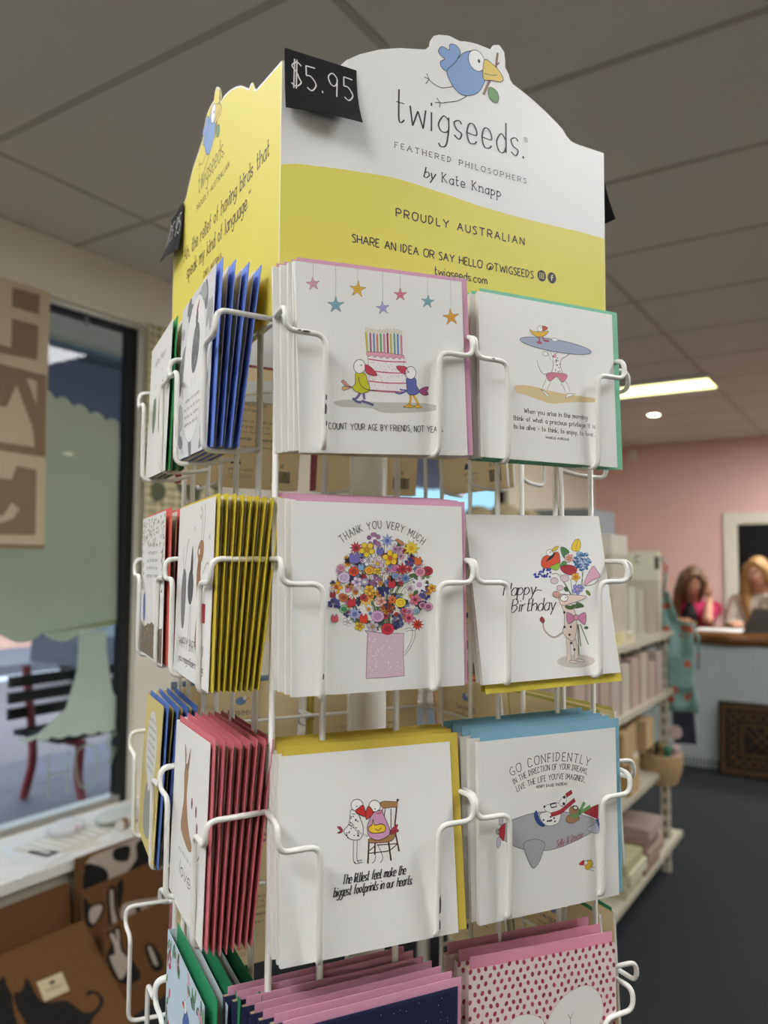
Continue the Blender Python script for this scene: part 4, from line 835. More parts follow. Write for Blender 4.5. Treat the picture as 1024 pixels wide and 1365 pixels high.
def art_airship(t):
    s = sketch((-74, -17), (976, -116), (-57, 1394), (1001, 1146)); rnd = random.Random(6)
    s.poly([(120, 620), (200, 580), (360, 530), (540, 520), (720, 545), (850, 600), (820, 660), (700, 730), (560, 790), (430, 818), (270, 805), (170, 765), (100, 715), (85, 665)], '#aeaeb2', 2, True, '#54545c', .0004)
    s.poly([(100, 640), (135, 612), (125, 740), (98, 715), (80, 670)], '#b43040', 3, True, K, .0003); s.ell((78, 672), 14, 22, '#a8a8ae', 3.4, 0, K, .0003)
    s.ell((103, 590), 16, 38, '#bcbcc4', 3.5, 5, K, .0003); s.ell((85, 755), 16, 45, '#bcbcc4', 3.5, 5, K, .0003)
    s.poly([(278, 770), (330, 735), (400, 735), (440, 765), (430, 810), (400, 900), (360, 948), (335, 935), (300, 860)], '#a9a9ae', 3, True, '#54545c', .0004)
    s.poly([(735, 530), (790, 490), (845, 465), (845, 580)], '#a82e3c', 3, False, K, .0003); s.poly([(845, 600), (800, 625), (760, 650), (800, 682), (850, 678)], '#b8bcc8', 3.5, True, K, .0003); s.poly([(825, 580), (850, 575), (850, 650)], '#33508c', 4)
    s.poly([(400, 545), (455, 520), (520, 500), (560, 520), (545, 600), (480, 628), (430, 610)], '#efeeea', 4, True, K, .0003)
    s.poly([(375, 512), (358, 540), (370, 590), (408, 630), (440, 628), (405, 590), (388, 550)], '#2c4a8c', 5, True, K, .0003)
    for k in range(8): s.ell((430+rnd.random()*110, 545+rnd.random()*60), 7, 8, K, 5, n=7)
    s.poly([(432, 485), (470, 465), (520, 452), (570, 470), (560, 515), (500, 530), (450, 515)], '#f0efec', 5.5, True, K, .0003); s.ell((437, 482), 8, 9, K, 7); s.poly([(480, 465), (525, 455), (530, 482), (490, 490)], '#e8eef0', 6.5, False, K, .0010)
    s.poly([(545, 460), (575, 410), (605, 400), (600, 450), (580, 480)], '#f0efec', 6, True, K, .0003); s.ell((588, 412), 10, 11, K, 7.2); s.ell((583, 460), 10, 12, K, 7.2)
    for q in ([(600, 400), (645, 368)], [(485, 545), (560, 520), (620, 470), (668, 430)]): s.line(q, .0034, K, 7.6); s.line(q, .0030, '#a82e3c', 8)
    s.poly([(600, 575), (625, 545), (690, 550), (700, 580), (650, 608), (610, 600)], '#a07a54', 4, True, K, .0003); s.ell((662, 510), 38, 36, '#a07a54', 5, 0, K, .0003); s.ell((672, 492), 17, 15, '#e8e4dc', 6, 0, K, .0008)
    for q in ([(640, 552), (690, 545), (740, 450)], [(700, 535), (785, 480)]): s.line(q, .0028, '#6a9a5c', 6.4)
    s.poly([(740, 900), (790, 890), (803, 920), (780, 955), (750, 955)], '#e0b832', 4, True, K, .0003); s.ell((748, 908), 17, 17, '#f2f0ec', 5, 0, K, .0003); s.poly([(735, 888), (700, 915), (712, 925), (735, 922)], '#c42e3c', 5.5, True, K, .0003)
    for q in ([(780, 960), (815, 972)], [(790, 945), (820, 940)], [(785, 895), (790, 870)]): s.line(q, .0003, K, 4)
    s.build('picture', t); s.mb = MB()
    s.text('GO CONFIDENTLY', (182, 250), (775, 175), .0064, .0005, K, 6, pm=(490, 138), serif=.7, gap=2.6); s.text('IN THE DIRECTION OF YOUR DREAMS,', (205, 310), (758, 238), .0042, .0004, K, 6, pm=(490, 202), serif=.6)
    s.text("LIVE THE LIFE YOU'VE IMAGINED,", (228, 368), (740, 298), .0042, .0004, K, 6, pm=(490, 278), serif=.6); s.text('HENRY DAVID THOREAU', (375, 342), (610, 318), .0022, .0003, K, 6); s.text('Sally & Dexter', (528, 790), (730, 715), .0048, .0005, '#9c4a5c', 6, slant=.3, gap=1); s.build('lettering', t)

def plain():
    h = CARD; return Print(scale=h/100)      # sheet in percent of the card, origin bottom centre
def art_navy_stars(t):
    s = plain(); rnd = random.Random(8); s.poly([(-49, 1), (49, 1), (49, 98.5), (-49, 98.5)], '#1f2442', 1)
    for k in range(130): s.ell((rnd.uniform(-47, 47), rnd.uniform(40, 97)), .25, .25, '#c8ccdc', 2, n=5)
    for cx, cy, R in ((38, 77, 3.2), (-20, 70, 2.4)): s.poly([(cx+(R if k % 2 == 0 else R*.4)*math.cos(PI/2+k*PI/5), cy+(R if k % 2 == 0 else R*.4)*math.sin(PI/2+k*PI/5)) for k in range(10)], '#d9dce8', 3)
    s.build('picture', t)
def art_dots(t):
    s = plain(); rnd = random.Random(9); s.poly([(-49.7, .3), (49.7, .3), (49.7, 99.7), (-49.7, 99.7)], '#ecd9d8', 1)
    y = 99; r_ = 0
    while y > 30:
        x = -49+(r_ % 2)*2.5
        while x < 49.5:
            s.ell((x+rnd.uniform(-.5, .5), y+rnd.uniform(-.5, .5)), 1.15, 1.5, rnd.choice(('#a83a50', '#b4485c', '#8f2f44')), 2, rnd.uniform(-30, 30), n=7); x += 5.0
        y -= 4.1; r_ += 1
    hp = [(0, 62), (-3, 66), (-12, 70), (-22, 69), (-29, 60), (-27, 48), (-10, 34), (0, 26), (12, 34), (30, 48), (40, 60), (38, 72), (28, 79), (14, 76), (4, 68)]
    s.poly(hp, '#eeece8', 4, True, '#c8a8ac', .0003)
    for cx, cy, f in ((2, 51, 1), (17, 54.5, -1)):
        s.poly([(cx-f*8, cy-9), (cx-f*2, cy-3), (cx+f*3, cy-4), (cx+f*2, cy-14), (cx-f*5, cy-14)], '#b4404f', 5, True, K, .0003)
        s.ell((cx, cy), 3.0, 3.0, '#f6f5f2', 6, 0, K, .0003); s.ell((cx+f*.6, cy), .5, .5, K, 7.5, n=6); s.poly([(cx+f*2.2, cy+2), (cx+f*6.5, cy), (cx+f*2.2, cy-2.2)], '#b4303c', 6.5, True, K, .0003)
    s.line([(17, 58), (17, 63)], .0003, K, 6); s.line([(15.4, 65), (17, 62.5), (18.6, 65)], .0003, K, 6)
    s.poly([(24, 51), (27, 55), (26, 50), (29, 53), (24, 45)], '#b4404f', 5, True, K, .0003)
    s.build('picture', t)
def art_grey_leaves(t):
    s = plain(); rnd = random.Random(12); s.poly([(-49.7, .3), (49.7, .3), (49.7, 99.7), (-49.7, 99.7)], '#dcdcdc', 1)
    for k in range(64):
        x, y = rnd.uniform(-45, 45), rnd.uniform(4, 96); s.ell((x, y), rnd.uniform(6, 10), rnd.uniform(3.5, 6), rnd.choice(('#8f9292', '#a9abab', '#777b7b')), 2+rnd.random(), rnd.uniform(0, 180), n=10)
    s.ell((0, 52), 34, 44, '#e9e8e5', 4, 0, '#9a9a98', .0004, n=28); s.ell((3, 64), 11, 15, '#6f7274', 5, -15, K, .0004); s.ell((3, 82), 3.5, 4.5, '#6f7274', 5.4, 0, K, .0003); s.poly([(4, 85), (8, 92), (1, 87)], '#b43040', 6, True, K, .0003)
    for q in ((-3, 48), (6, 48)): s.line([(q[0], q[1]), (q[0]-1, 42)], .0004, K, 6)
    for k in range(30): s.ell((rnd.uniform(-4, 14), rnd.uniform(54, 74)), 1.4, .8, '#9a9c9e', 6, rnd.uniform(0, 90), n=6)
    s.build('picture', t); s.mb = MB()
    for i, (tx, w_) in enumerate((('whatever life is sending', 22), ('you may you be brave', 24), ('and keep your feathers', 23), ('warm and your heart full', 20))): s.text(tx, (-w_, 34-i*5), (w_, 34-i*5), .0030, .0004, K, 6)
    s.build('lettering', t)
def art_reindeer(t):
    s = plain(); B = '#9a6a44'
    s.poly([(14, 40), (10, 58), (16, 72), (22, 74), (20, 60), (26, 40), (28, 20), (12, 20)], B, 2, True, K, .0004)
    s.poly([(10, 72), (18, 78), (26, 76), (24, 68), (16, 66)], '#a87a50', 3, True, K, .0004); s.line([(20, 78), (20, 92), (16, 97)], .0009, '#8a5a3c', 3); s.line([(24, 77), (27, 92), (25, 98)], .0009, '#8a5a3c', 3)
    s.ell((15, 72), 2, 2, '#f4f3f0', 5, 0, K, .0003)
    s.poly([(-30, 30), (-34, 50), (-28, 62), (-20, 56), (-22, 30)], '#77797a', 2, True, K, .0004); s.line([(-26, 62), (-20, 76), (-16, 80)], .0009, '#6a5a4c', 3); s.line([(-30, 60), (-32, 74)], .0009, '#6a5a4c', 3)
    s.ell((-6, 52), 8, 10, '#4a4d4f', 4, 0, K, .0004); s.poly([(-8, 61), (-4, 76), (-1, 61)], '#4a4d4f', 4, True, K, .0003); s.line([(-6, 42), (-8, 20)], .0006, K, 4); s.line([(-3, 42), (-1, 20)], .0006, K, 4)
    s.poly([(28, 34), (36, 34), (36, 44), (28, 44)], '#b43040', 4, False, K, .0003); s.line([(26, 60), (38, 66), (44, 58)], .0008, B, 3)
    for x, y in ((-2, 84), (14, 90), (38, 78)): s.text('*' if False else 'x', (x, y), (x+4, y), .006, .0004, '#5a5a60', 4)
    s.build('picture', t); s.mb = MB(); s.text('HAPPY BIRTHDAY', (-34, 16), (36, 16), .0080, .0007, K, 6); s.text('you magnificent thing', (-34, 8), (36, 8), .0052, .0007, K, 6, slant=.3, gap=1); s.build('lettering', t)
def art_kangaroo(t):
    s = plain(); B = '#a8805c'
    s.poly([(-20, 45), (-14, 60), (-16, 74), (-10, 80), (-4, 76), (-6, 62), (2, 48), (14, 40), (6, 36), (-14, 40)], B, 2, True, K, .0004)
    s.poly([(-14, 78), (-18, 90), (-12, 84)], B, 2.6, True, K, .0004); s.poly([(-8, 79), (0, 90), (-4, 78)], '#8a5a40', 2.6, True, K, .0004); s.ell((-11, 78), 1, 1, K, 4)
    s.line([(10, 40), (24, 34), (34, 40)], .0016, B, 2); 
    for x, y in ((10, 62), (22, 60), (26, 52)): s.ell((x, y), 2, 3, '#8a2f3c', 3, 0, K, .0003)
    s.build('picture', t); s.mb = MB(); s.text('you are so very', (-24, 30), (24, 30), .0036, .0004, '#77757a', 6); s.text('loved', (-18, 18), (24, 18), .0100, .0009, K, 6, slant=.3, gap=1.2); s.build('lettering', t)
def art_blue_garden(t):
    s = plain(); rnd = random.Random(15); s.poly([(-49.7, .3), (49.7, .3), (49.7, 99.7), (-49.7, 99.7)], '#c9dcea', 1)
    for k in range(60):
        a = rnd.choice((0, 1, 2)); x, y = (rnd.uniform(-48, -38), rnd.uniform(2, 98)) if a == 0 else ((rnd.uniform(38, 48), rnd.uniform(2, 98)) if a == 1 else (rnd.uniform(-48, 48), rnd.uniform(88, 97)))
        s.ell((x, y), 4, 1.8, rnd.choice(('#4f8a5c', '#6aa06a', '#c8455a', '#e0a8b8', '#3f6a50')), 2+rnd.random(), rnd.uniform(0, 180), K, .0002, n=8)
    for (x, y, c) in ((8, 72, '#4a6ab0'), (26, 66, '#d99a5c')): s.poly([(x-8, y-4), (x, y+7), (x+9, y+5), (x+8, y-6)], c, 4, True, K, .0004); s.ell((x-2, y+8), 3.4, 3.4, '#f4f3f0', 5, 0, K, .0003); s.poly([(x-5, y+9), (x-10, y+7), (x-5, y+6)], '#c43f3c', 5, True, K, .0003)
    s.build('picture', t); s.mb = MB(); s.text('make today', (-30, 46), (30, 46), .0075, .0006, '#4a5a70', 6, slant=.2); s.text('magical', (-24, 34), (24, 34), .0075, .0006, '#4a5a70', 6, slant=.2); s.build('lettering', t)
def art_plain_birds(t):
    s = plain(); s.poly([(10, 30), (4, 50), (12, 66), (24, 60), (24, 36)], '#a8704c', 2, True, K, .0004); s.ell((12, 68), 6, 6, '#f4f3f0', 3, 0, K, .0004); s.ell((-18, 46), 9, 14, '#6b7a5c', 2, 0, K, .0004); s.ell((-18, 62), 5, 5, '#f4f3f0', 3, 0, K, .0004)
    s.build('picture', t); s.mb = MB(); s.text('hello there', (-26, 82), (26, 82), .0070, .0006, K, 6, slant=.2); s.build('lettering', t)
def art_arch(t):
    s = plain(); rnd = random.Random(17)
    for k in range(110):
        x, y = rnd.uniform(-48, 48), rnd.uniform(78, 98)
        if rnd.random() < .35: x, y = rnd.choice((-1, 1))*rnd.uniform(38, 48), rnd.uniform(45, 96)
        s.ell((x, y), rnd.uniform(1.2, 2.4), .9, rnd.choice(('#6b5f4a', '#8a7a5c', '#4f4a3c', '#a08f70')), 2, rnd.uniform(0, 180), n=7)
    s.poly([(-48, 1), (48, 1), (48, 24), (30, 22), (0, 26), (-30, 20), (-48, 24)], '#6f6250', 2)
    for k in range(60): s.ell((rnd.uniform(-46, 46), rnd.uniform(3, 22)), 1.6, 1.2, rnd.choice(('#8a7c64', '#544a3c', '#a8977a')), 3, rnd.uniform(0, 180), n=7)
    s.poly([(-22, 26), (-24, 52), (-8, 58), (2, 48), (4, 26)], '#e6e4df', 4, True, K, .0004); s.poly([(22, 24), (20, 44), (28, 50), (36, 44), (34, 24)], '#9a6a54', 4, True, K, .0004); s.poly([(-36, 26), (-38, 40), (-30, 44), (-28, 26)], '#5a72b0', 4, True, K, .0004)
    s.build('picture', t); s.mb = MB()
    for i, (tx, w_) in enumerate((('in the end it is', 18), ('not the years in', 20), ('your life that count', 24), ('but the life in your', 24), ('years and friends', 26))): s.text(tx, (-w_, 78-i*5.4), (w_, 78-i*5.4), .0034, .0005, K, 6)
    s.build('lettering', t)
def art_yellow_oval(t):
    s = plain(); s.poly([(-49.7, .3), (49.7, .3), (49.7, 99.7), (-49.7, 99.7)], '#d2c272', 1); s.ell((0, 66), 30, 26, '#dcdcd4', 2, 0, '#8a8a78', .0004, n=24)
    s.poly([(-18, 10), (-20, 34), (-4, 42), (14, 34), (16, 10)], '#8f958c', 3, True, K, .0004); s.ell((0, 44), 7, 7, '#e8e6e0', 4, 0, K, .0004)
    s.build('picture', t); s.mb = MB()
    for i in range(7): s.text('be yourself today and be kind'[:20+i % 3*4], (-20, 84-i*5.4), (20, 84-i*5.4), .0030, .0004, K, 6)
    s.build('lettering', t)

RW = ('top', 'second', 'third', 'bottom')
WF = lambda c, r: '%s-row %s front pocket' % (RW[r], ('left', 'right')[c])
WL = lambda c, r: '%s-row %s pocket, left side' % (RW[r], ('near', 'far')[c])
WB = lambda c, r, f: '%s-row %s %s pocket' % (RW[r], ('first', 'second')[c], f)

# front side: (s, n, z of the bottom edge, yaw, lean, twist) of the front card of each stack
stack('front', 0, 0, 5, '#d9a0bb', (.256, -.4985, 1.5272, -1.9, -.8, 2.75), .0042, .35, WF(0, 0), art_birthday_cake, 'white card of two birds carrying a birthday cake under stars', et=.0035, eo=.006, ds=-.0028, dz=.0, colour='pink')
stack('front', 1, 0, 3, '#7fc4a4', (.405, -.4985, 1.5306, -2.8, 2.5, -.5), .0055, .4, WF(1, 0), art_surfboard, 'white card of a spotted dog carrying a surfboard over its head', eo=.008, ds=-.002, eb=-.001, colour='mint')
stack('front', 0, 1, 4, '#dba4bd', (.2528, -.4990, 1.3585, -2.7, 1.6, .15), .0048, .7, WF(0, 1), art_bouquet, 'white card of a huge flower bouquet in a pink jug', ds=-.0028, dz=.0012, colour='pink')
stack('front', 1, 1, 2, '#e2cf4a', (.4065, -.4990, 1.3578, -2.5, 9.6, 1.1), .006, .4, WF(1, 1), art_dog_bouquet, 'tilted white birthday card of a creature holding a flower bouquet', et=.0005, eo=.003, eb=-.007, colour='yellow')
stack('front', 0, 2, 4, '#d6bd4a', (.2462, -.4965, 1.1840, -2.1, 6.8, -.7), .0045, .5, WF(0, 2), art_two_birds, 'white card of two birds and a wooden chair', et=.006, eo=.008, ds=-.001, dz=.0014, colour='yellow')
stack('front', 1, 2, 5, '#84b4c6', (.4005, -.4965, 1.1815, -1.4, 1.1, -.2), .0050, .8, WF(1, 2), art_airship, 'white card of a dog flying a grey aeroplane', et=.007, eo=.006, ds=-.0035, dz=.0012, colour='pale blue')
stack('front', 0, 3, 7, '#e8a6c0', (.2450, -.4975, 1.0135, -1.7, -1.2, 0), .0044, 1.0, WF(0, 3), art_navy_stars, 'dark blue card with small white stars', et=.005, eo=.004, ds=-.0042, dz=.0016, front=mat('#2a3052', .5), colour='pink')
stack('front', 1, 3, 3, '#e8a0b8', (.3935, -.4975, 1.0130, -5.0, 1.5, -1.0), .0075, 1.0, WF(1, 3), art_dots, 'pink card with dark red dots around a white heart', et=.007, eo=.000, ds=-.003, dz=.0022, front=mat('#e6cfd0', .5), colour='pink', arts=2)
# left side
stack('left', 0, 0, 4, '#7590e4', (-.6150, -.1392, 1.5322, -2.5, 1.5, -2.0), .0062, 1.5, WL(0, 0), art_grey_leaves, 'grey leafy card with a white oval and a dark bird', et=.003, eo=.007, colour='blue')
stack('left', 0, 1, 9, '#d6c23c', (-.5935, -.1380, 1.3605, -2.2, 1.2, .4), .0039, .62, WL(0, 1), art_reindeer, 'white birthday card with a tall brown deer', et=.002, eo=.006, colour='yellow')
stack('left', 0, 2, 8, '#d2717c', (-.5950, -.1380, 1.1885, -2.8, 2.1, 3.6), .0043, .55, WL(0, 2), art_kangaroo, 'white card with a brown kangaroo', et=.004, eo=.007, colour='red')
stack('left', 0, 3, 3, '#2f9466', (-.5965, -.1385, 1.0180, -1.5, 1.0, 2.2), .0120, 1.2, WL(0, 3), art_blue_garden, 'pale blue card with a garden border and two birds', et=.005, eo=.006, front=mat('#cddbe4', .5), colour='green')
stack('left', 1, 0, 3, '#2f8f4f', (-.7540, -.1385, 1.5298, -2.9, 1.4, -1.8), .0060, 1.0, WL(1, 0), art_plain_birds, 'white card with a brown bird', et=.002, eo=.006, colour='green')
stack('left', 1, 1, 2, '#dd6a5e', (-.7510, -.1380, 1.3590, -1.9, .2, .5), .0070, 1.0, WL(1, 1), art_arch, 'white verse card framed by brown leaves with animals below', et=.003, eo=.008, colour='coral')
stack('left', 1, 2, 4, '#5878c4', (-.7560, -.1385, 1.1865, -4.5, 2.9, 3.8), .0060, .8, WL(1, 2), art_yellow_oval, 'yellow card with a grey oval verse', et=.003, eo=.008, front=mat('#cfc07a', .5), colour='blue')
# far sides: we see the backs of these cards through the cage
envs = {('back', 0, 0): '#8f3f34', ('back', 1, 0): '#a04a5c', ('back', 0, 1): '#c8b45a', ('back', 1, 1): '#d97c6c', ('back', 0, 2): '#7e92ac', ('back', 1, 2): '#c9b84c', ('back', 1, 3): '#4a6a9a', ('back', 0, 3): '#b87a8c',
        ('right', 0, 0): '#c8b84a', ('right', 1, 0): '#d6c04a', ('right', 1, 1): '#d98f4a', ('right', 0, 2): '#c9c46a', ('right', 1, 2): '#d97a34', ('right', 0, 3): '#3f9466', ('right', 1, 3): '#c9c46a'}
for (f, c, r), e in envs.items():
    sd, nd, ni, no, cs = FACES[f]
    if (f, c, r) == ('right', 0, 0): continue
    stack(f, c, r, 2, e, (cs[c]+random.uniform(-.003, .003), no-.006, ROWZ[r]+.003, random.uniform(-1, 1), 3.5, random.uniform(-1, 1)), .008, 3.0, WB(c, r, f), None, 'greeting card showing its printed back', et=.003, eo=.004, back=True, colour={'#8f3f34': 'brown', '#a04a5c': 'dark pink'}.get(e, 'coloured'))

# ================================================================ things by the window
M_COIR = mat('#6b4720', .95, .3, 140, bump=1.0); M_BLACK = mat('#15130f', .95, .2, 100, bump=.5); M_CRM = mat('#b9aa9c', .95, .15, 100, bump=.5)
def mat_thing(yc, x, z, w_, h_, lean, rz, label, draws, name='doormat'):
    """a coir mat leaning; draws: (material, polygon in metres from the lower left corner)"""
    mw = Matrix.Translation((x, yc, z)) @ Matrix.Rotation(rz, 4, 'Z') @ Matrix(((0, 0, 1, 0), (1, 0, 0, 0), (0, 1, 0, 0), (0, 0, 0, 1))) @ Matrix.Rotation(-lean, 4, 'X')
    t = empty(name, mw, label=label, cat='doormat'); mb = MB(); mb.prism([(-w_/2, 0), (w_/2, 0), (w_/2, h_), (-w_/2, h_)], -.016, 0, M_COIR); mb.build('coir_pile', t)
    by = {}
    for m, poly in draws: by.setdefault(m, []).append(poly)
    for i, (m, ps) in enumerate(by.items()):
        q = MB()
        for p_ in ps: q.prism(crom(p_+[p_[0]], 3)[:-1], 0, .0012*(i+1), m)
        q.build('printed_pattern', t)
    return t
cat1 = [(-.06, .02), (-.08, .16), (-.02, .25), (.03, .33), (.083, .376), (.098, .381), (.094, .351), (.097, .324), (.084, .28), (.08, .243), (.07, .02)]
cat2 = [(.10, .02), (.099, .232), (.094, .281), (.103, .324), (.127, .322), (.152, .351), (.157, .313), (.158, .287), (.173, .26), (.228, .238), (.26, .183), (.297, .177), (.32, .198), (.313, .219), (.288, .224), (.301, .235), (.321, .221), (.331, .193), (.311, .17), (.265, .150), (.225, .10), (.2, .02)]
mt_cat = mat_thing(1.27, -1.90, 0, .78, .445, .88, -.02, 'brown coir doormat printed with two black cats and a small paper label', [(M_BLACK, cat1), (M_BLACK, cat2)])
lb = MB(); lb.prism([(-.04, -.03), (.04, -.03), (.04, .03), (-.04, .03)], 0, .001, mat('#cdbb94', .7), M=Matrix.Translation((.21, .292, .003)) @ Matrix.Rotation(-.05, 4, 'Z')); lb.build('paper_label', mt_cat)
P_ = Print(); P_.text('DOORMAT', (.185, .284), (.237, .280), .009, .0012, '#4b463c', 0); P_.ell((.212, .304), .010, .006, '#4b463c', 0); P_.build('label_print', mt_cat, (0, 0, .0045))
mat_thing(1.26, -2.26, 0, .82, .385, .15, 0, 'plain brown coir doormat standing behind the cat doormat', [])
cow = [(-.30, .10), (-.30, .28), (-.2, .33), (.2, .34), (.3, .30), (.28, .1), (.2, .12), (.18, .2), (-.15, .18), (-.2, .1)]
blob = lambda cx, cy, r, sd_: [(cx+r*(1+.3*math.sin(sd_*3+k*2.1))*math.cos(k*PI/4), cy+r*.8*(1+.3*math.cos(sd_+k*1.7))*math.sin(k*PI/4)) for k in range(8)]
mat_thing(2.04, -2.285, 0, .70, .455, .04, 0, 'tall brown coir doormat with a black and white cow, against the ledge', [(M_CRM, [(-.315, .435), (-.211, .45), (.2, .445), (.3, .3), (-.16, .335), (-.244, .335), (-.32, .34)]), (M_BLACK, [(-.322, .425), (-.284, .417), (-.244, .392), (-.227, .36), (-.248, .335), (-.322, .335)]), (M_BLACK, [(-.207, .441), (-.177, .445), (-.138, .434), (-.143, .391), (-.177, .394), (-.207, .414)]), (M_BLACK, [(-.108, .435), (-.05, .44), (.02, .40), (-.084, .324), (-.151, .340), (-.108, .383)])])
mat_thing(2.06, -2.20, 0, .78, .372, .14, .02, 'brown coir doormat with a white rabbit and a black and white cow', [
    (M_BLACK, [(-.386, .353), (-.363, .324), (-.316, .317), (-.311, .287), (-.336, .265), (-.365, .253), (-.386, .281)]), (M_BLACK, [(-.292, .346), (-.265, .35), (-.262, .273), (-.235, .198), (-.236, .136), (-.268, .146), (-.292, .226), (-.297, .29)]), (M_BLACK, [(-.258, .342), (-.228, .362), (-.233, .310), (-.254, .272)]),
    (M_CRM, [(-.240, .274), (-.178, .272), (-.054, .246), (.05, .25), (.1, .142), (-.136, .145), (-.214, .149), (-.242, .195)]), (M_CRM, [(-.364, .312), (-.325, .311), (-.322, .291), (-.353, .262), (-.370, .278)]), (M_CRM, [(-.284, .336), (-.274, .338), (-.272, .273), (-.250, .198), (-.250, .150), (-.262, .158), (-.281, .226), (-.286, .286)]),
    (mat('#17140f', .95), [(-.238, .215), (-.165, .212), (-.129, .222), (-.1, .235), (-.052, .201), (.05, .22), (.09, .150), (-.136, .148), (-.21, .152), (-.238, .190)]), (mat('#17140f', .95), [(-.184, .255), (-.167, .249), (-.164, .225), (-.182, .228)])])
X_ = lambda P_: [(x+.065, y) for x, y in P_]
mat_thing(2.04, -2.08, 0, .74, .285, .22, .03, 'low brown coir doormat with black and white rabbits, in front of the other mats', [
    (M_BLACK, X_([(-.425, .272), (-.398, .272), (-.374, .275), (-.372, .203), (-.340, .155), (-.316, .105), (-.335, .090), (-.392, .108), (-.420, .146), (-.436, .205), (-.413, .236)])), (M_BLACK, X_([(-.355, .217), (-.343, .218), (-.339, .193), (-.353, .175)])), (M_BLACK, X_([(-.286, .180), (-.252, .172), (-.225, .119), (-.222, .086), (-.256, .086), (-.278, .129)])),
    (M_CRM, X_([(-.425, .2), (-.405, .201), (-.406, .232), (-.416, .262), (-.403, .261), (-.391, .231), (-.391, .265), (-.381, .262), (-.382, .203), (-.352, .158), (-.390, .120), (-.408, .146)])), (M_CRM, X_([(-.274, .167), (-.262, .165), (-.243, .105), (-.258, .111)]))])
# things lying on the window ledge
M_P2 = mat('#e8e6e2', .5, .03, 20)
def flat_item(name, cat, x, y, w_, d_, h_, rz, m, label, extra=None):
    t = empty(name, Matrix.Translation((x, y, .45)) @ Matrix.Rotation(rz, 4, 'Z'), label=label, cat=cat)
    MB().box((-w_/2, -d_/2, 0), (w_/2, d_/2, h_), m).build('sheet', t)
    if extra: extra(t)
    return t
def slots(t):
    for k in range(7): MB().box((-.07, -.13+.04*k, .006), (.07, -.118+.04*k, .009), mat('#f2f1ee', .5)).build('ribbed_strip', t)
flat_item('paper_packet', 'packet', -2.42, 1.63, .14, .12, .006, .3, M_P2, 'white paper packet at the left end of the window ledge')
flat_item('fabric_packet', 'packet', -2.50, 1.78, .17, .30, .006, .12, mat('#dcd6c6', .6), 'cream ribbed packet on the window ledge', slots)
flat_item('open_booklet', 'booklet', -2.41, 1.78, .06, .11, .004, -.2, mat('#e2dac6', .6), 'small cream booklet at the front of the ledge')
for k, (x, y, w_, d_, rz, c, lab) in enumerate(((-2.40, 1.50, .15, .10, .5, '#eceae6', 'white leaflet at the front corner of the ledge'), (-2.55, 1.66, .10, .14, -.3, '#e4e8ea', 'pale blue-white leaflet by the glass on the ledge'), (-2.44, 1.90, .07, .10, .6, '#efeeea', 'small white slip between the packet and the wrapped roll'), (-2.42, 2.12, .10, .07, -.4, '#e9e6de', 'cream slip beside the folded cloth on the ledge'))):
    flat_item('leaflet', 'leaflet', x, y, w_, d_, .003, rz, mat(c, .5, .03, 20), lab)
def soft(name, x, y, z, r, m, label, cat):
    t = empty(name, Matrix.Translation((x, y, z)), label=label, cat=cat); mb = MB(); mb.ball((0, 0, r[2]), r, m, 16, 10)
    mb.build('body', t, True); MB().ball((r[0]*.9, .01, r[2]*1.1), r[2]*.4, mat('#d8b8c4', .6), 8, 6).build('bow', t, True)
soft('soft_pouch', -2.55, 1.82, .45, (.05, .075, .028), mat('#dfe3e6', .6, .1, 30), 'small pale pouch with a pink spot on the ledge by the glass', 'pouch')
soft('rolled_cloth', -2.52, 2.02, .45, (.05, .10, .022), mat('#cfd6d0', .6, .1, 30), 'pale green-white rolled cloth on the ledge', 'cloth')
t = empty('gift_roll', Matrix.Translation((-2.45, 2.02, .468)) @ Matrix.Rotation(.35, 4, 'Z'), label='short wrapped roll with a brown end on the ledge', cat='roll')
MB().lathe([(.012, -.07), (.018, -.065), (.018, .065), (.012, .07)], mat('#d9d6cf', .6), 14, M=Matrix.Rotation(PI/2, 4, 'X')).build('roll', t); MB().lathe([(.019, .03), (.0195, .05), (.019, .06)], mat('#8a6a4a', .7), 14, M=Matrix.Rotation(PI/2, 4, 'X')).build('band', t)
flat_item('folded_towel', 'towel', -2.47, 2.30, .18, .17, .03, .1, mat('#d5e2ea', .7, .05, 30), 'pale blue folded cloth at the far part of the ledge')
t = empty('corked_bottle', Matrix.Translation((-2.50, 2.27, .48)), label='small amber bottle standing on the pale blue folded cloth', cat='bottle')
MB().lathe([(.022, 0), (.024, .01), (.022, .04), (.009, .055), (.009, .07)], mat('#b4854a', .3, .1, 20), 16).build('body', t); MB().lathe([(.01, .07), (.011, .074), (.010, .088)], mat('#d8d2c4', .6), 12).build('cap', t)

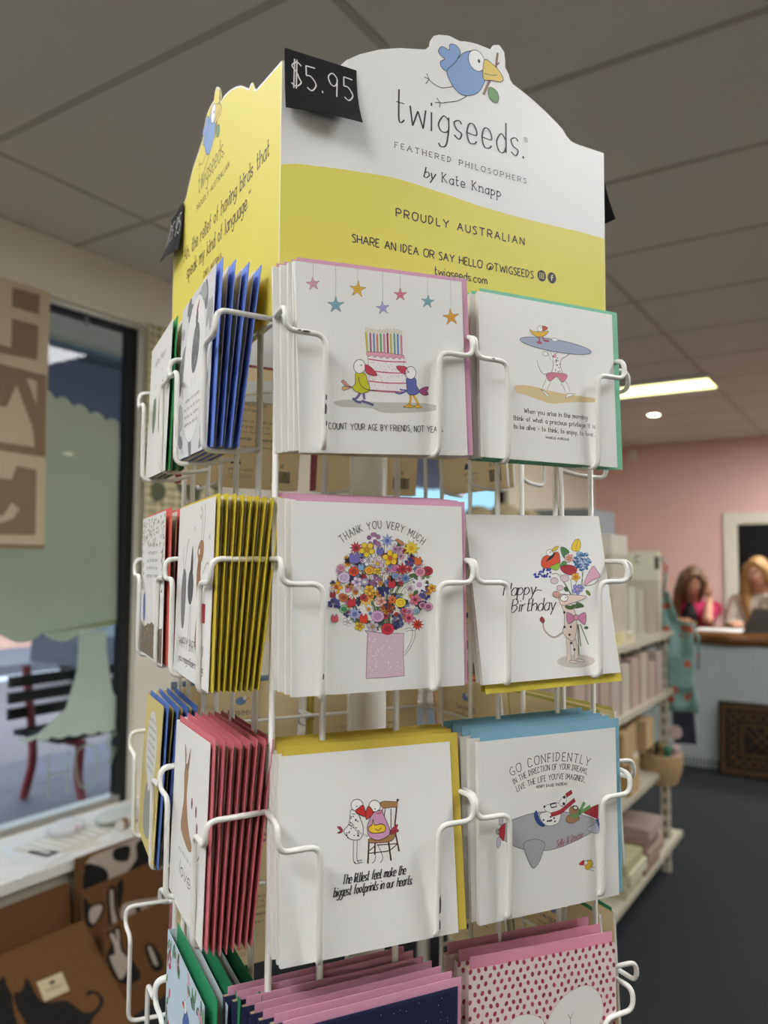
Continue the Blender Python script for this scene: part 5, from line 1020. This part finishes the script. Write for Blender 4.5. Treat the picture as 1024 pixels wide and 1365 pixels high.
# ================================================================ far part of the shop
# counter with corrugated front
ct = empty('shop_counter', Matrix.Translation((-.5, 6.0, 0)), label='long sales counter with a pale ribbed front and glossy live-edge timber top', cat='counter')
bpy.context.view_layer.update()
mb = MB(); X0, X1, N_ = -2.3, 1.2, 140; vs = []; M_COR = mat('#dfe8e8', .45, .03, 5)
nn_ = N_*6
for i in range(nn_+1): x = X0+(X1-X0)*i/nn_; yv = .009*math.sin(i/6*2*PI); vs += [(x+.5, yv, 0), (x+.5, yv, .875)]
mb.add(vs, [(2*i, 2*i+2, 2*i+3, 2*i+1) for i in range(nn_)], M_COR); mb.build('corrugated_front', ct, True)
MB().box((X0+.5, .012, 0), (X1+.5, .6, .875), mat('#8d8a80', .7)).build('carcass', ct)
vs = []; mb = MB(); N_ = 60
for i in range(N_+1): x = X0+.5+(X1-X0)*i/N_; y0 = -.05+.018*math.sin(i*.5)+.012*math.sin(i*1.3); vs += [(x, y0+.02, .875), (x, y0, .895), (x, y0+.004, .945), (x, y0+.02, .957), (x, .68, .957), (x, .68, .875)]
mb.add(vs, [(6*i+j, 6*(i+1)+j, 6*(i+1)+(j+1) % 6, 6*i+(j+1) % 6) for i in range(N_) for j in range(6)], mat('#7d4f28', .15, .5, 9)); mb.build('timber_top', ct, True)
MB().box((X0+.5, .002, .0), (X1+.5, .016, .06), mat('#4c4f50', .6)).build('kick_strip', ct)
t = empty('paper_pile', Matrix.Translation((-1.08, 6.2, .957)), label='loose white papers on the counter before the woman in pink', cat='paper')
for k in range(3): MB().box((-.16+.02*k, -.12, .003*k), (.17+.015*k, .12, .003*k+.0015), M_P2, M=Matrix.Rotation(.1*k, 4, 'Z')).build('sheet', t)
t = empty('laptop', Matrix.Translation((-.63, 6.1, .957)), label='dark computer screen seen from behind on the counter', cat='computer')
MB().prism([(-.27, 0), (.27, 0), (.25, .165), (-.20, .172)], 0, .018, mat('#4c4740', .4), M=Matrix.Rotation(PI/2-.15, 4, 'X')).build('screen', t); MB().box((-.2, -.03, .170), (.24, -.01, .182), mat('#8f867a', .4)).build('screen_edge', t); MB().box((-.25, .02, 0), (.25, .3, .015), mat('#39352f', .4)).build('base', t)

# carved mat leaning on the counter
t = empty('carved_mat', Matrix.Translation((-.66, 5.86, 0)) @ Matrix.Rotation(-.09, 4, 'X'), label='brown carved-pattern rubber doormat leaning on the counter front', cat='doormat')
M_RB = mat('#5d4326', .45, .2, 20); M_RD = mat('#1c1712', .6)
CM = Matrix(((1, 0, 0, 0), (0, 0, -1, 0), (0, 1, 0, 0), (0, 0, 0, 1)))
MB().box((-.38, 0, -.01), (.38, .50, 0), M_RD, CM).build('backing', t)
for lo, hi in (((-.36, .02, 0), (.36, .05, .012)), ((-.36, .45, 0), (.36, .48, .012)), ((-.36, .05, 0), (-.33, .45, .012)), ((.33, .05, 0), (.36, .45, .012)), ((-.22, .14, 0), (.22, .16, .01)), ((-.22, .34, 0), (.22, .36, .01)), ((-.24, .14, 0), (-.22, .36, .01)), ((.22, .14, 0), (.24, .36, .01))): MB().box(lo, hi, M_RB, CM).build('carved_border', t)
for ph in (0, PI):
    for (a, b, horiz) in (((-.31, .095), (.31, .095), 1), ((-.31, .405), (.31, .405), 1), ((-.285, .07), (-.285, .43), 0), ((.285, .07), (.285, .43), 0)):
        n_ = 40 if horiz else 26; pts = []
        for k in range(n_+1):
            u_ = k/n_; q = .026*math.sin(u_*(5 if horiz else 3)*2*PI+ph); x_ = a[0]+(b[0]-a[0])*u_+(0 if horiz else q); y_ = a[1]+(b[1]-a[1])*u_+(q if horiz else 0); pts.append(CM @ Vector((x_, y_, .006)))
        MB().tube(pts, .007, M_RB, 6).build('plaited_strand', t, True)
for k in range(-5, 6):
    for sg in (-1, 1):
        a = (-.0+.07*k-sg*.09, .165); b = (.07*k+sg*.09, .335)
        if max(abs(a[0]), abs(b[0])) > .24:
            continue
        MB().tube([CM @ Vector((a[0], a[1], .005)), CM @ Vector((b[0], b[1], .005))], .007, M_RB, 6).build('plaited_strand', t, True)

# framed dark hatch in the pink wall
t = tag(empty('window_4', Matrix.Translation((-1.39, 8.4, .88))), kind='structure')
M_CF = mat('#e2dcc8', .5)
for lo, hi in (((0, -.03, 0), (.1, 0, 1.07)), ((.1, -.03, 0), (1.3, 0, .09)), ((.1, -.03, .98), (1.3, 0, 1.07)), ((1.2, -.03, .09), (1.3, 0, .98)), ((.1, -.018, .09), (.125, 0, .98)), ((.125, -.018, .955), (1.2, 0, .98))): MB().box(lo, hi, M_CF).build('frame', t)
MB().box((.125, -.008, .09), (1.2, -.002, .955), mat('#0d0c0b', .15)).build('dark_pane', t)

# ---------------------------------------------------------------- people (voxel-joined continuous bodies)
M_SKIN = mat('#c08d70', .55, .05, 20)
def capsule(mb, a, b, ra, rb, m, n=12):
    a, b = Vector(a), Vector(b); mb.tube([a, a.lerp(b, .5), b], [ra, (ra+rb)/2, rb], m, n); mb.ball(a, ra, m, n, 8); mb.ball(b, rb, m, n, 8)
def fused(mb, name, parent, vox=.008, smooth=4):
    o = mb.build(name, parent, True); r_ = o.modifiers.new('fuse', 'REMESH'); r_.mode = 'VOXEL'; r_.voxel_size = vox; r_.use_smooth_shade = True
    s_ = o.modifiers.new('soften', 'SMOOTH'); s_.iterations = smooth; s_.factor = .5; return o
def hand(mb, c, along, side, m, curl=.5, L=.085):
    """palm, four bent fingers of unequal length and a thumb"""
    c, a, s_ = Vector(c), Vector(along).normalized(), Vector(side).normalized(); n_ = a.cross(s_)
    for k in range(5): mb.ball(c+a*.035+s_*(k-2)*.014, (.017, .017, .017), m, 8, 6)
    capsule(mb, c, c+a*.06, .022, .026, m, 8)
    for k, l in enumerate((.068, .076, .070, .055)):
        b0 = c+a*.075+s_*(.030-.020*k); b1 = b0+a*l*.5+n_*.01*curl*2; b2 = b1+a*l*.5*(1-curl*.5)+n_*.03*curl
        capsule(mb, b0, b1, .0088, .0082, m, 8); capsule(mb, b1, b2, .0082, .0070, m, 8)
    t0 = c+a*.02+s_*.03; capsule(mb, t0, t0+a*.03+s_*.025, .011, .010, m, 8); capsule(mb, t0+a*.03+s_*.025, t0+a*.058+s_*.030, .010, .008, m, 8)
def head(mb, c, tilt, m):
    R = Matrix.Translation(c) @ tilt
    def pt(x, y, z): return R @ Vector((x, y, z))
    mb.ball(c, (.074, .092, .105), m, 16, 12, tilt.to_3x3().to_4x4())
    mb.ball(pt(0, -.045, -.055), (.050, .045, .055), m, 12, 8, tilt.to_3x3().to_4x4())
    capsule(mb, pt(0, -.088, .008), pt(0, -.105, -.022), .008, .013, m, 8)
    for sg in (-1, 1):
        mb.ball(pt(sg*.076, .005, -.005), (.010, .018, .028), m, 8, 6, tilt.to_3x3().to_4x4())
        capsule(mb, pt(sg*.015, -.088, .022), pt(sg*.045, -.078, .022), .007, .006, m, 6)
    return pt
def face(pt, parent):
    for sg in (-1, 1):
        e = MB(); e.ball(pt(sg*.030, -.085, .004), (.012, .008, .007), mat('#e8e2da', .3), 10, 6); e.ball(pt(sg*.030, -.091, .004), .0045, mat('#2c221c', .3), 8, 6); e.build('eye', parent, True)
        MB().tube([pt(sg*.015, -.091, .024), pt(sg*.032, -.090, .029), pt(sg*.047, -.080, .024)], .003, mat('#5a3d28', .8), 6).build('eyebrow', parent)
    MB().tube([pt(-.022, -.090, -.050), pt(0, -.097, -.047), pt(.022, -.090, -.050)], .0045, mat('#a5554c', .5), 6).build('mouth', parent, True)
def hair(parent, pt, m, locks, cap=(.086, .100, .104), name='hair'):
    mb = MB()
    mb.ball(pt(0, .020, .030), cap, m, 18, 12)
    for p_, r_ in locks: mb.tube([pt(*q) for q in p_], r_, m, 8); 
    for p_, r_ in locks: mb.ball(pt(*p_[0]), r_[0], m, 8, 6)
    return fused(mb, name, parent, .010, 3)
# woman in pink, leaning her head on her hand
def woman_pink():
    B = Vector((-1.42, 6.98, 0)); t = empty('person', Matrix.Translation(B), label='woman in a bright pink top leaning her head on her hand behind the counter', cat='person'); bpy.context.view_layer.update()
    mb = MB(); m = M_SKIN
    hc = Vector((.045, -.16, 1.30)); T = Matrix.Rotation(.30, 4, 'Z') @ Matrix.Rotation(.40, 4, 'X') @ Matrix.Rotation(.18, 4, 'Y')
    pt = head(mb, hc, T, m); capsule(mb, (.0, -.02, 1.13), hc+Vector((-.01, .03, -.06)), .055, .05, m)
    # torso, hips, legs
    mb.ball((0, .0, 1.03), (.16, .10, .12), m, 16, 10); mb.ball((0, .06, .86), (.13, .10, .14), m, 16, 10); mb.ball((0, .10, .68), (.17, .13, .13), m, 16, 10)
    capsule(mb, (-.16, -.01, 1.08), (.16, -.01, 1.08), .055, .055, m)
    for sg in (-1, 1):
        capsule(mb, (sg*.09, .10, .66), (sg*.10, -.02, .42), .085, .062, m); capsule(mb, (sg*.10, -.02, .42), (sg*.09, .06, .09), .056, .038, m); capsule(mb, (sg*.09, .07, .05), (sg*.10, -.10, .03), .036, .026, m)
    # right arm (towards +x) elbow on the counter, hand to the cheek
    sh, el, wr = Vector((.18, -.03, 1.07)), Vector((.20, -.42, 1.005)), Vector((.185, -.25, 1.165))
    capsule(mb, sh, el, .045, .038, m); capsule(mb, el, wr, .038, .026, m); hand(mb, wr, (-.30, .12, .9), (.55, -.6, .2), m, .7)
    sh, el, wr = Vector((-.19, -.02, 1.06)), Vector((-.24, -.22, .99)), Vector((.0, -.42, .99))
    capsule(mb, sh, el, .045, .038, m); capsule(mb, el, wr, .036, .026, m); hand(mb, wr, (.9, -.3, 0), (0, -.9, .1), m, .3)
    fused(mb, 'body', t)
    c = MB(); P_ = mat('#c02a58', .8, .1, 30)
    c.ball((0, .0, 1.02), (.185, .125, .14), P_, 16, 10); c.ball((0, .06, .86), (.155, .125, .16), P_, 16, 10); capsule(c, (-.175, -.01, 1.07), (.175, -.01, 1.07), .068, .068, P_)
    capsule(c, (.18, -.03, 1.07), (.195, -.36, 1.02), .060, .054, P_); capsule(c, (-.19, -.02, 1.06), (-.24, -.21, .995), .060, .052, P_); capsule(c, (-.24, -.21, .995), (-.1, -.34, .995), .052, .044, P_)
    fused(c, 'pink_top', t); v = MB(); v.ball((0, -.015, .98), (.10, .14, .17), mat('#17151a', .8), 14, 10); fused(v, 'black_vest', t)
    c = MB(); J = mat('#2a3040', .85); c.ball((0, .10, .68), (.185, .145, .14), J, 16, 10)
    for sg in (-1, 1): capsule(c, (sg*.09, .10, .66), (sg*.10, -.02, .42), .098, .072, J); capsule(c, (sg*.10, -.02, .42), (sg*.09, .06, .12), .068, .05, J)
    fused(c, 'trousers', t, .012)
    face(pt, t)
    Hm = mat('#6e5038', .6, .35, 60)
    hair(t, pt, Hm, [([(-.07, -.02, .03), (-.095, -.02, -.10), (-.085, -.03, -.26), (-.05, -.05, -.36)], [.045, .045, .035, .012]), ([(-.06, .04, .02), (-.07, .07, -.14), (-.05, .05, -.34)], [.055, .055, .02]), ([(0, .07, .0), (.0, .09, -.15), (.0, .07, -.34)], [.07, .07, .025]), ([(.07, .02, .03), (.088, .02, -.08), (.082, .03, -.25)], [.04, .035, .015]), ([(-.03, -.075, .09), (-.07, -.075, .02), (-.085, -.06, -.08)], [.02, .028, .022]), ([(.02, -.07, .095), (.065, -.06, .04), (.08, -.035, -.04)], [.02, .024, .02])])
    pn = empty('pen', Matrix.Translation(B+Vector((.26, -.52, .957))), label='dark pen held upright near the edge of the papers', cat='pen'); MB().tube([(0, 0, 0), (.01, 0, .07), (.02, 0, .13)], [.003, .005, .005], mat('#2a2420', .4), 8).build('barrel', pn)
woman_pink()
def woman_blonde():
    B = Vector((-.885, 6.95, 0)); t = empty('person', Matrix.Translation(B) @ Matrix.Rotation(-.1, 4, 'Z'), label='woman with long wavy blonde hair and a cream top at the counter', cat='person'); bpy.context.view_layer.update()
    mb = MB(); m = M_SKIN; hc = Vector((.0, -.08, 1.375)); T = Matrix.Rotation(-.15, 4, 'Z') @ Matrix.Rotation(.20, 4, 'X') @ Matrix.Rotation(-.12, 4, 'Y')
    pt = head(mb, hc, T, m); capsule(mb, (0, 0, 1.20), hc+Vector((0, .02, -.07)), .055, .05, m)
    mb.ball((0, .0, 1.08), (.16, .10, .13), m, 16, 10); mb.ball((0, .04, .90), (.13, .10, .15), m, 16, 10); mb.ball((0, .06, .72), (.17, .13, .13), m, 16, 10); capsule(mb, (-.165, 0, 1.15), (.165, 0, 1.15), .052, .052, m)
    for sg in (-1, 1):
        capsule(mb, (sg*.09, .06, .68), (sg*.10, .0, .42), .085, .062, m); capsule(mb, (sg*.10, .0, .42), (sg*.09, .06, .09), .056, .038, m); capsule(mb, (sg*.09, .07, .05), (sg*.10, -.10, .03), .036, .026, m)
        sh, el, wr = Vector((sg*.19, 0, 1.14)), Vector((sg*.22, -.12, .92)), Vector((sg*.10, -.36, .99)); capsule(mb, sh, el, .045, .036, m); capsule(mb, el, wr, .036, .026, m); hand(mb, wr, (-sg*.3, -.9, 0), (sg*.9, -.3, 0), m, .4)
    fused(mb, 'body', t); P_ = mat('#c9bfae', .8, .08, 30); c = MB()
    c.ball((0, .0, 1.08), (.18, .12, .15), P_, 16, 10); c.ball((0, .04, .90), (.155, .125, .17), P_, 16, 10); capsule(c, (-.175, 0, 1.14), (.175, 0, 1.14), .065, .065, P_)
    for sg in (-1, 1): capsule(c, (sg*.19, 0, 1.14), (sg*.22, -.12, .92), .058, .05, P_); capsule(c, (sg*.22, -.12, .92), (sg*.14, -.28, .97), .05, .04, P_)
    fused(c, 'cream_top', t); c = MB(); J = mat('#3a3430', .85); c.ball((0, .06, .72), (.185, .145, .14), J, 16, 10)
    for sg in (-1, 1): capsule(c, (sg*.09, .06, .68), (sg*.10, .0, .42), .098, .072, J); capsule(c, (sg*.10, .0, .42), (sg*.09, .06, .12), .068, .05, J)
    fused(c, 'trousers', t, .012); st_ = MB(); st_.tube([(.02, -.12, 1.16), (.03, -.135, 1.05), (.05, -.13, .9)], .006, mat('#3a352c', .6), 6); st_.build('lanyard', t)
    face(pt, t); Hm = mat('#a8804c', .5, .35, 50)
    hair(t, pt, Hm, [([(-.06, -.02, .05), (-.10, -.02, -.08), (-.115, -.05, -.22), (-.10, -.07, -.38), (-.12, -.07, -.48)], [.045, .05, .05, .045, .015]), ([(.06, -.02, .05), (.10, -.02, -.08), (.11, -.05, -.22), (.10, -.07, -.38)], [.045, .05, .05, .02]), ([(0, .06, .03), (0, .10, -.12), (0, .10, -.38)], [.08, .09, .03]), ([(-.06, .04, .02), (-.09, .06, -.2), (-.1, .04, -.42)], [.05, .06, .02]), ([(-.02, -.060, .105), (-.068, -.055, .04), (-.092, -.04, -.06)], [.016, .018, .02]), ([(.02, -.060, .105), (.068, -.055, .04), (.09, -.04, -.05)], [.016, .018, .02])])
woman_blonde()

# ---------------------------------------------------------------- slotted shelving with stock
M_SH = mat('#c9c2ae', .5); M_SLOT = mat('#2c2925', .7)
sh = empty('shelf_unit', Matrix.Translation((-1.12, 3.35, 0)), label='white slotted metal shelf unit behind the card rack on the right', cat='shelf unit')
for (x, y) in ((.19, .56), (.19, -.85), (-.19, .56), (-.19, -.85)):
    mb = MB(); mb.box((x-.018, y-.018, 0), (x+.018, y+.018, 1.52 if x < 0 else 1.12), M_SH)
    mb.build('post', sh); sl = MB()
    for k in range(27 if x < 0 else 20): sl.box((x+.0175, y-.006, .05+.053*k), (x+.0186, y+.006, .078+.053*k), M_SLOT); sl.box((x-.006, y-.0186, .05+.053*k), (x+.006, y-.0175, .078+.053*k), M_SLOT)
    tag(sl.build('slots', sh), kind='stuff')
SZ = [.13, .50, .83, 1.10]
for z in SZ:
    MB().box((-.21, -.87, z), (.235, .70, z+.025), M_SH).build('shelf_board', sh)
    for yy in (-.75, -.2, .35): MB().prism([(0, 0), (.08, 0), (.08, -.02), (0, -.05)], -.006, .006, M_SLOT, M=Matrix.Translation((.14, yy, z)) @ Matrix.Rotation(PI/2, 4, 'X')).build('bracket', sh)
def boxy(name, cat, x, y, z, w_, d_, h_, m, label, rz=0, lid=None, grp=None):
    t = empty(name, Matrix.Translation((x, y, z)) @ Matrix.Rotation(rz, 4, 'Z'), label=label, cat=cat, group=grp)
    MB().box((-w_/2, -d_/2, 0), (w_/2, d_/2, h_), m).build('body', t)
    if lid: MB().box((-w_/2-.003, -d_/2-.003, h_*.82), (w_/2+.003, d_/2+.003, h_+.003), lid).build('lid', t)
    return t
M_BX = mat('#c9c1b0', .6, .06, 12); M_PK = mat('#c2ab9d', .6, .06, 12); M_WD = mat('#c4a878', .7, .15, 12)
boxy('display_box', 'box', -1.03, 3.20, 1.125, .20, .22, .435, M_BX, 'tall cream display box on the top shelf behind the card rack', lid=mat('#d9d4c4', .6))
boxy('display_box', 'box', -1.12, 2.78, 1.125, .2, .2, .32, M_BX, 'cream display box nearer the card rack on the top shelf')
t = boxy('card_display', 'display', -1.01, 3.84, 1.37, .17, .05, .135, mat('#dedcc2', .6), 'pale cream card display header at the far end of the top shelf'); t.name = 'display_header'
P_ = Print(); P_.text('C', (-.02, .08), (0, .08), .035, .006, '#6a6a50', 0); P_.poly([(.07, .05), (.09, .05), (.09, .11), (.07, .11)], '#3a352c', 0)
o = P_.build('print', t); o.rotation_euler = (PI/2, 0, 0); o.location = (0, -.0262, 0)
bx = boxy('display_box', 'box', -1.01, 3.84, 1.125, .17, .08, .245, M_BX, 'cream box standing under the pale cream display header')
for k in range(5): boxy('stationery_pack', 'packet', -1.10+.040*k, 3.72, 1.125, .034, .02, .20+.006*(k % 3), mat(('#eceada', '#dfe0c8', '#f0eee2', '#dad6c8', '#c9bcb0')[k], .5), '%s pale upright packet from the left before the display header' % ORD[k].replace('front', 'first'), grp='upright packets on the top shelf')
for k in range(3): boxy('wrapped_soap', 'packet', -.96, 3.05+.14*k, 1.125, .09, .11, .035+.012*(k % 2), mat(('#e6d88e', '#f4eab4', '#ece4c4')[k], .2, .1, 20), 'shiny gold-wrapped packet, %s along the front edge of the top shelf' % ('nearest', 'middle', 'farthest')[k], rz=.2*k)
t = empty('lidded_jar', Matrix.Translation((-1.0, 3.30, 1.125)), label='dark slim bottle among the gold packets on the top shelf', cat='bottle')
MB().lathe([(.016, 0), (.018, .005), (.018, .09), (.007, .11), (.007, .14)], mat('#3b342d', .3), 14).build('body', t); MB().lathe([(.009, .14), (.009, .16)], mat('#22201d', .4), 12).build('cap', t)
for k in range(9): boxy('boxed_card_set', 'box', -1.0, 2.62+.137*k, .855, .20, .115, (.19, .21, .20, .235, .19, .20, .21, .16, .19)[k], mat(('#c2ab9d', '#c9b8aa', '#bfa898', '#c4b4a8', '#c9c1b0')[k % 5], .6, .05, 12), 'beige boxed gift on the middle shelf, %s from the near end' % (ORD[k].replace('front', 'first')), grp='beige boxes on the middle shelf', lid=None)
boxy('black_box', 'box', -.96, 3.86, .855, .05, .05, .17, mat('#17161a', .5), 'narrow black box at the far end of the middle shelf')
boxy('striped_tag', 'packet', -.93, 3.95, .93, .05, .012, .12, mat('#b87a74', .6), 'pink striped tag standing beyond the narrow black box', rz=.3)
for k in range(8):
    boxy('timber_block', 'box', -1.0+.03*(k % 2), 2.75+.165*(k % 4)+.24*(k//4), .525+(.0 if k < 4 else .135), .16, .13, .13 if k < 4 else .12, M_WD, 'tan wooden box on the lower shelf, %s of the pile' % ORD[k].replace('front', 'first'), grp='tan boxes on the lower shelf')
for k in range(7):
    boxy('folded_textile', 'cloth', -1.02+.01*(k % 2), 3.50+.03*(k % 2)-.28*(k//4), .155+.045*(k % 4), .26, .24, .042, mat(('#a5897c', '#b39a8d', '#9c7f74', '#b8a59a', '#c4c09a', '#d6d3b4', '#bdb98c')[k], .9, .1, 40), '%s folded cloth, %s in the bottom-shelf piles' % (('dusty pink', 'pale pink', 'brown-pink', 'greyish', 'pale green', 'cream', 'olive green')[k], ('at the base', 'second up', 'third up', 'on top', 'base of the near pile', 'second of the near pile', 'top of the near pile')[k]))
# apron hanging at the end post
def fabric(name, label, cat, pts, y, m, parts, thick=.004, wav=.012):
    t = empty(name, Matrix.Translation((0, y, 0)), label=label, cat=cat); mb = MB(); zs = [p[0] for p in pts]; vs = []; N_ = 16
    for z, x0, x1 in pts:
        for i in range(N_+1): q = i/N_; vs.append((x0+(x1-x0)*q, wav*math.sin(q*9+z*2), z))
    mb.add(vs, [(j*(N_+1)+i, j*(N_+1)+i+1, (j+1)*(N_+1)+i+1, (j+1)*(N_+1)+i) for j in range(len(pts)-1) for i in range(N_)], m)
    o = mb.build('cloth', t, True); s_ = o.modifiers.new('thickness', 'SOLIDIFY'); s_.thickness = thick
    parts(t); return t
def floral():
    m = bpy.data.materials.new('floral_cloth'); m.use_nodes = True; n = m.node_tree; b = n.nodes['Principled BSDF']; b.inputs['Roughness'].default_value = .9
    t = n.nodes.new('ShaderNodeTexCoord'); vo = n.nodes.new('ShaderNodeTexVoronoi'); vo.inputs['Scale'].default_value = 17; n.links.new(t.outputs['Object'], vo.inputs['Vector'])
    lt = n.nodes.new('ShaderNodeMath'); lt.operation = 'LESS_THAN'; lt.inputs[1].default_value = .34; n.links.new(vo.outputs['Distance'], lt.inputs[0])
    nz = n.nodes.new('ShaderNodeTexNoise'); nz.inputs['Scale'].default_value = 30; c = n.nodes.new('ShaderNodeValToRGB'); n.links.new(t.outputs['Object'], nz.inputs['Vector']); n.links.new(nz.outputs['Fac'], c.inputs[0])
    c.color_ramp.elements[0].color = hexc('#5f8c86'); c.color_ramp.elements[1].color = hexc('#9dbab2')
    mx = n.nodes.new('ShaderNodeMix'); mx.data_type = 'RGBA'; n.links.new(lt.outputs[0], mx.inputs['Factor']); n.links.new(c.outputs[0], mx.inputs['A']); mx.inputs['B'].default_value = hexc('#b8604a'); n.links.new(mx.outputs['Result'], b.inputs['Base Color']); return m
FL = floral()
def apron_parts(t):
    MB().tube([(-.93, .0, 1.30), (-.915, .0, 1.43), (-.935, 0, 1.475), (-.955, 0, 1.43), (-.95, 0, 1.30)], .008, FL, 6).build('neck_strap', t, True)
    MB().tube([(-.80, .01, 1.17), (-.775, .01, 1.10), (-.78, .02, .95)], .006, FL, 6).build('tie', t, True)
    MB().box((-.90, -.022, .86), (-.80, -.016, 1.0), FL).build('pocket', t)
fabric('floral_apron', 'teal apron with red flowers hanging from the shelf end post', 'apron', [(1.31, -.955, -.90), (1.25, -.96, -.885), (1.18, -.965, -.86), (1.16, -.968, -.795), (1.0, -.965, -.79), (.90, -.95, -.80), (.78, -.945, -.775), (.745, -.94, -.78)], 3.93, FL, apron_parts)
t = empty('price_ticket_card', Matrix.Translation((-.85, 3.97, .70)), label='dark blue card with a round white picture hanging below the apron', cat='card'); t.name = 'hanging_card'
MB().box((-.055, -.004, -.11), (.045, 0, .06), mat('#1d2838', .5), M=Matrix.Rotation(-.06, 4, 'Y')).build('card', t); MB().lathe([(.034, 0), (.034, .003), (.02, .004)], mat('#cdb8b0', .4), 20, M=Matrix.Translation((-.045, -.006, -.06)) @ Matrix.Rotation(PI/2, 4, 'X')).build('round_picture', t); MB().tube([(-.01, -.002, .055), (0, -.002, .10), (.005, 0, .14)], .002, mat('#5a8a7a', .7), 6).build('string', t)
# basket with small toys
t = empty('wicker_basket', Matrix.Translation((-.90, 3.70, .47)), label='round woven wicker basket hung on the front of the shelf unit', cat='basket')
M_WK = mat('#b5986a', .8, .25, 60, bump=.6)
for k in range(11):
    z = .012*k; r_ = .066+.024*math.sin(min(1, k/8)*PI/2)
    MB().tube([(r_*math.cos(a), r_*math.sin(a), z) for a in [2*PI*i/24 for i in range(25)]], .0068, M_WK, 6).build('woven_ring', t, True)
MB().lathe([(.062, -.004), (.064, .004)], M_WK, 20).build('bottom', t)
for k in range(12): a = 2*PI*k/12; MB().tube([(.066*math.cos(a), .066*math.sin(a), 0), (.088*math.cos(a), .088*math.sin(a), .07), (.094*math.cos(a), .094*math.sin(a), .128)], .004, M_WK, 5).build('stake', t, True)
for k, (dx, dy, c, lab) in enumerate(((-.04, -.02, '#8a6f4a', 'brown felt toy at the left in the wicker basket'), (.0, .03, '#a08a5c', 'tan felt toy at the back of the wicker basket'), (.035, -.02, '#4f7a68', 'green felt toy in the wicker basket'), (.06, .02, '#c9aeb0', 'pink felt toy at the right rim of the wicker basket'), (-.02, .045, '#3b4a48', 'dark felt toy behind the brown one in the wicker basket'))):
    q = empty('felt_toy', Matrix.Translation((-.90+dx, 3.70+dy, .53)), label=lab, cat='toy', group='felt toys in the basket'); b_ = MB(); b_.ball((0, 0, .03), (.026, .024, .04), mat(c, .9, .1, 40), 10, 8); b_.build('body', q, True); h_ = MB(); h_.ball((0, 0, .085), .02, mat(c, .9, .1, 40), 10, 8); h_.build('head', q, True)

# ---------------------------------------------------------------- between rack and far windows: a dresser with cushions
t = empty('dresser', Matrix.Translation((-2.25, 4.6, 0)), label='dark timber dresser by the window, glimpsed through the card rack', cat='cabinet')
M_DK = mat('#4b3c30', .6, .2, 8)
MB().box((-.22, -.9, .08), (.25, .9, 1.60), M_DK).build('carcass', t)
for k in range(3):
    for j in range(3):
        o = MB().box((.25, -.88+.6*k, .12+.46*j), (.268, -.32+.6*k, .54+.46*j), mat('#5b493a', .6, .2, 8)).build('door', t); MB().ball((.275, -.4+.6*k, .33+.46*j), .014, mat('#a89060', .3, metal=.8), 8, 6).build('knob', o)
for a in (-.8, .8):
    for b_ in (-.18, .2): MB().box((b_-.03, a-.03, 0), (b_+.03, a+.03, .08), M_DK).build('foot', t)
def cushion(x, y, z, r, h, label):
    q = empty('cushion', Matrix.Translation((x, y, z)), label=label, cat='cushion'); mb = MB(); mb.ball((0, 0, h), (r*.45, r, h), mat('#b9ab86', .9, .08, 30, bump=.4), 18, 12); mb.build('cover', q, True)
    MB().tube([(r*.2*math.cos(a)*1.2, r*.99*math.cos(a), h+h*.97*math.sin(a)) for a in [2*PI*i/20 for i in range(21)]], .006, mat('#8f825f', .9), 6).build('piping', q, True)
cushion(-2.15, 4.42, 1.60, .16, .10, 'beige round cushion on the dresser, nearest the card rack'); cushion(-2.15, 4.80, 1.60, .18, .12, 'beige round cushion in the middle of the dresser'); cushion(-2.15, 5.22, 1.60, .17, .11, 'beige round cushion at the far end of the dresser')
t = boxy('glass_cabinet', 'cabinet', -2.35, 6.75, 0, .5, .7, 1.9, mat('#77828a', .5, .1, 3), 'tall grey-blue cabinet between the far window and the pink wall', lid=mat('#8a949a', .5))
# green toy display under it, seen low through the rack
t = empty('display_table', Matrix.Translation((-1.75, 2.75, 0)), label='low white display table behind the card rack', cat='table')
MB().box((-.35, -.3, .70), (.35, .3, .73), mat('#c9c4b8', .5)).build('table_top', t)
for a in (-.32, .32):
    for b_ in (-.27, .27): MB().box((a-.015, b_-.015, 0), (a+.015, b_+.015, .70), mat('#b9b4a8', .5)).build('leg', t)
for k, (dx, dy, c, h_, lab) in enumerate(((-.22, -.1, '#4f7a3c', .34, 'green gift box on the low display table'), (.0, .05, '#5a4438', .28, 'brown gift box on the low display table'), (.2, -.05, '#8a949c', .22, 'grey gift box on the low display table'), (-.05, -.2, '#c9b8a0', .16, 'tan gift box at the front of the low display table'))):
    boxy('gift_box', 'box', -1.75+dx, 2.75+dy, .73, .15, .14, h_, mat(c, .6, .2, 15), lab, rz=.2*k, lid=mat('#d8d2c4', .6))
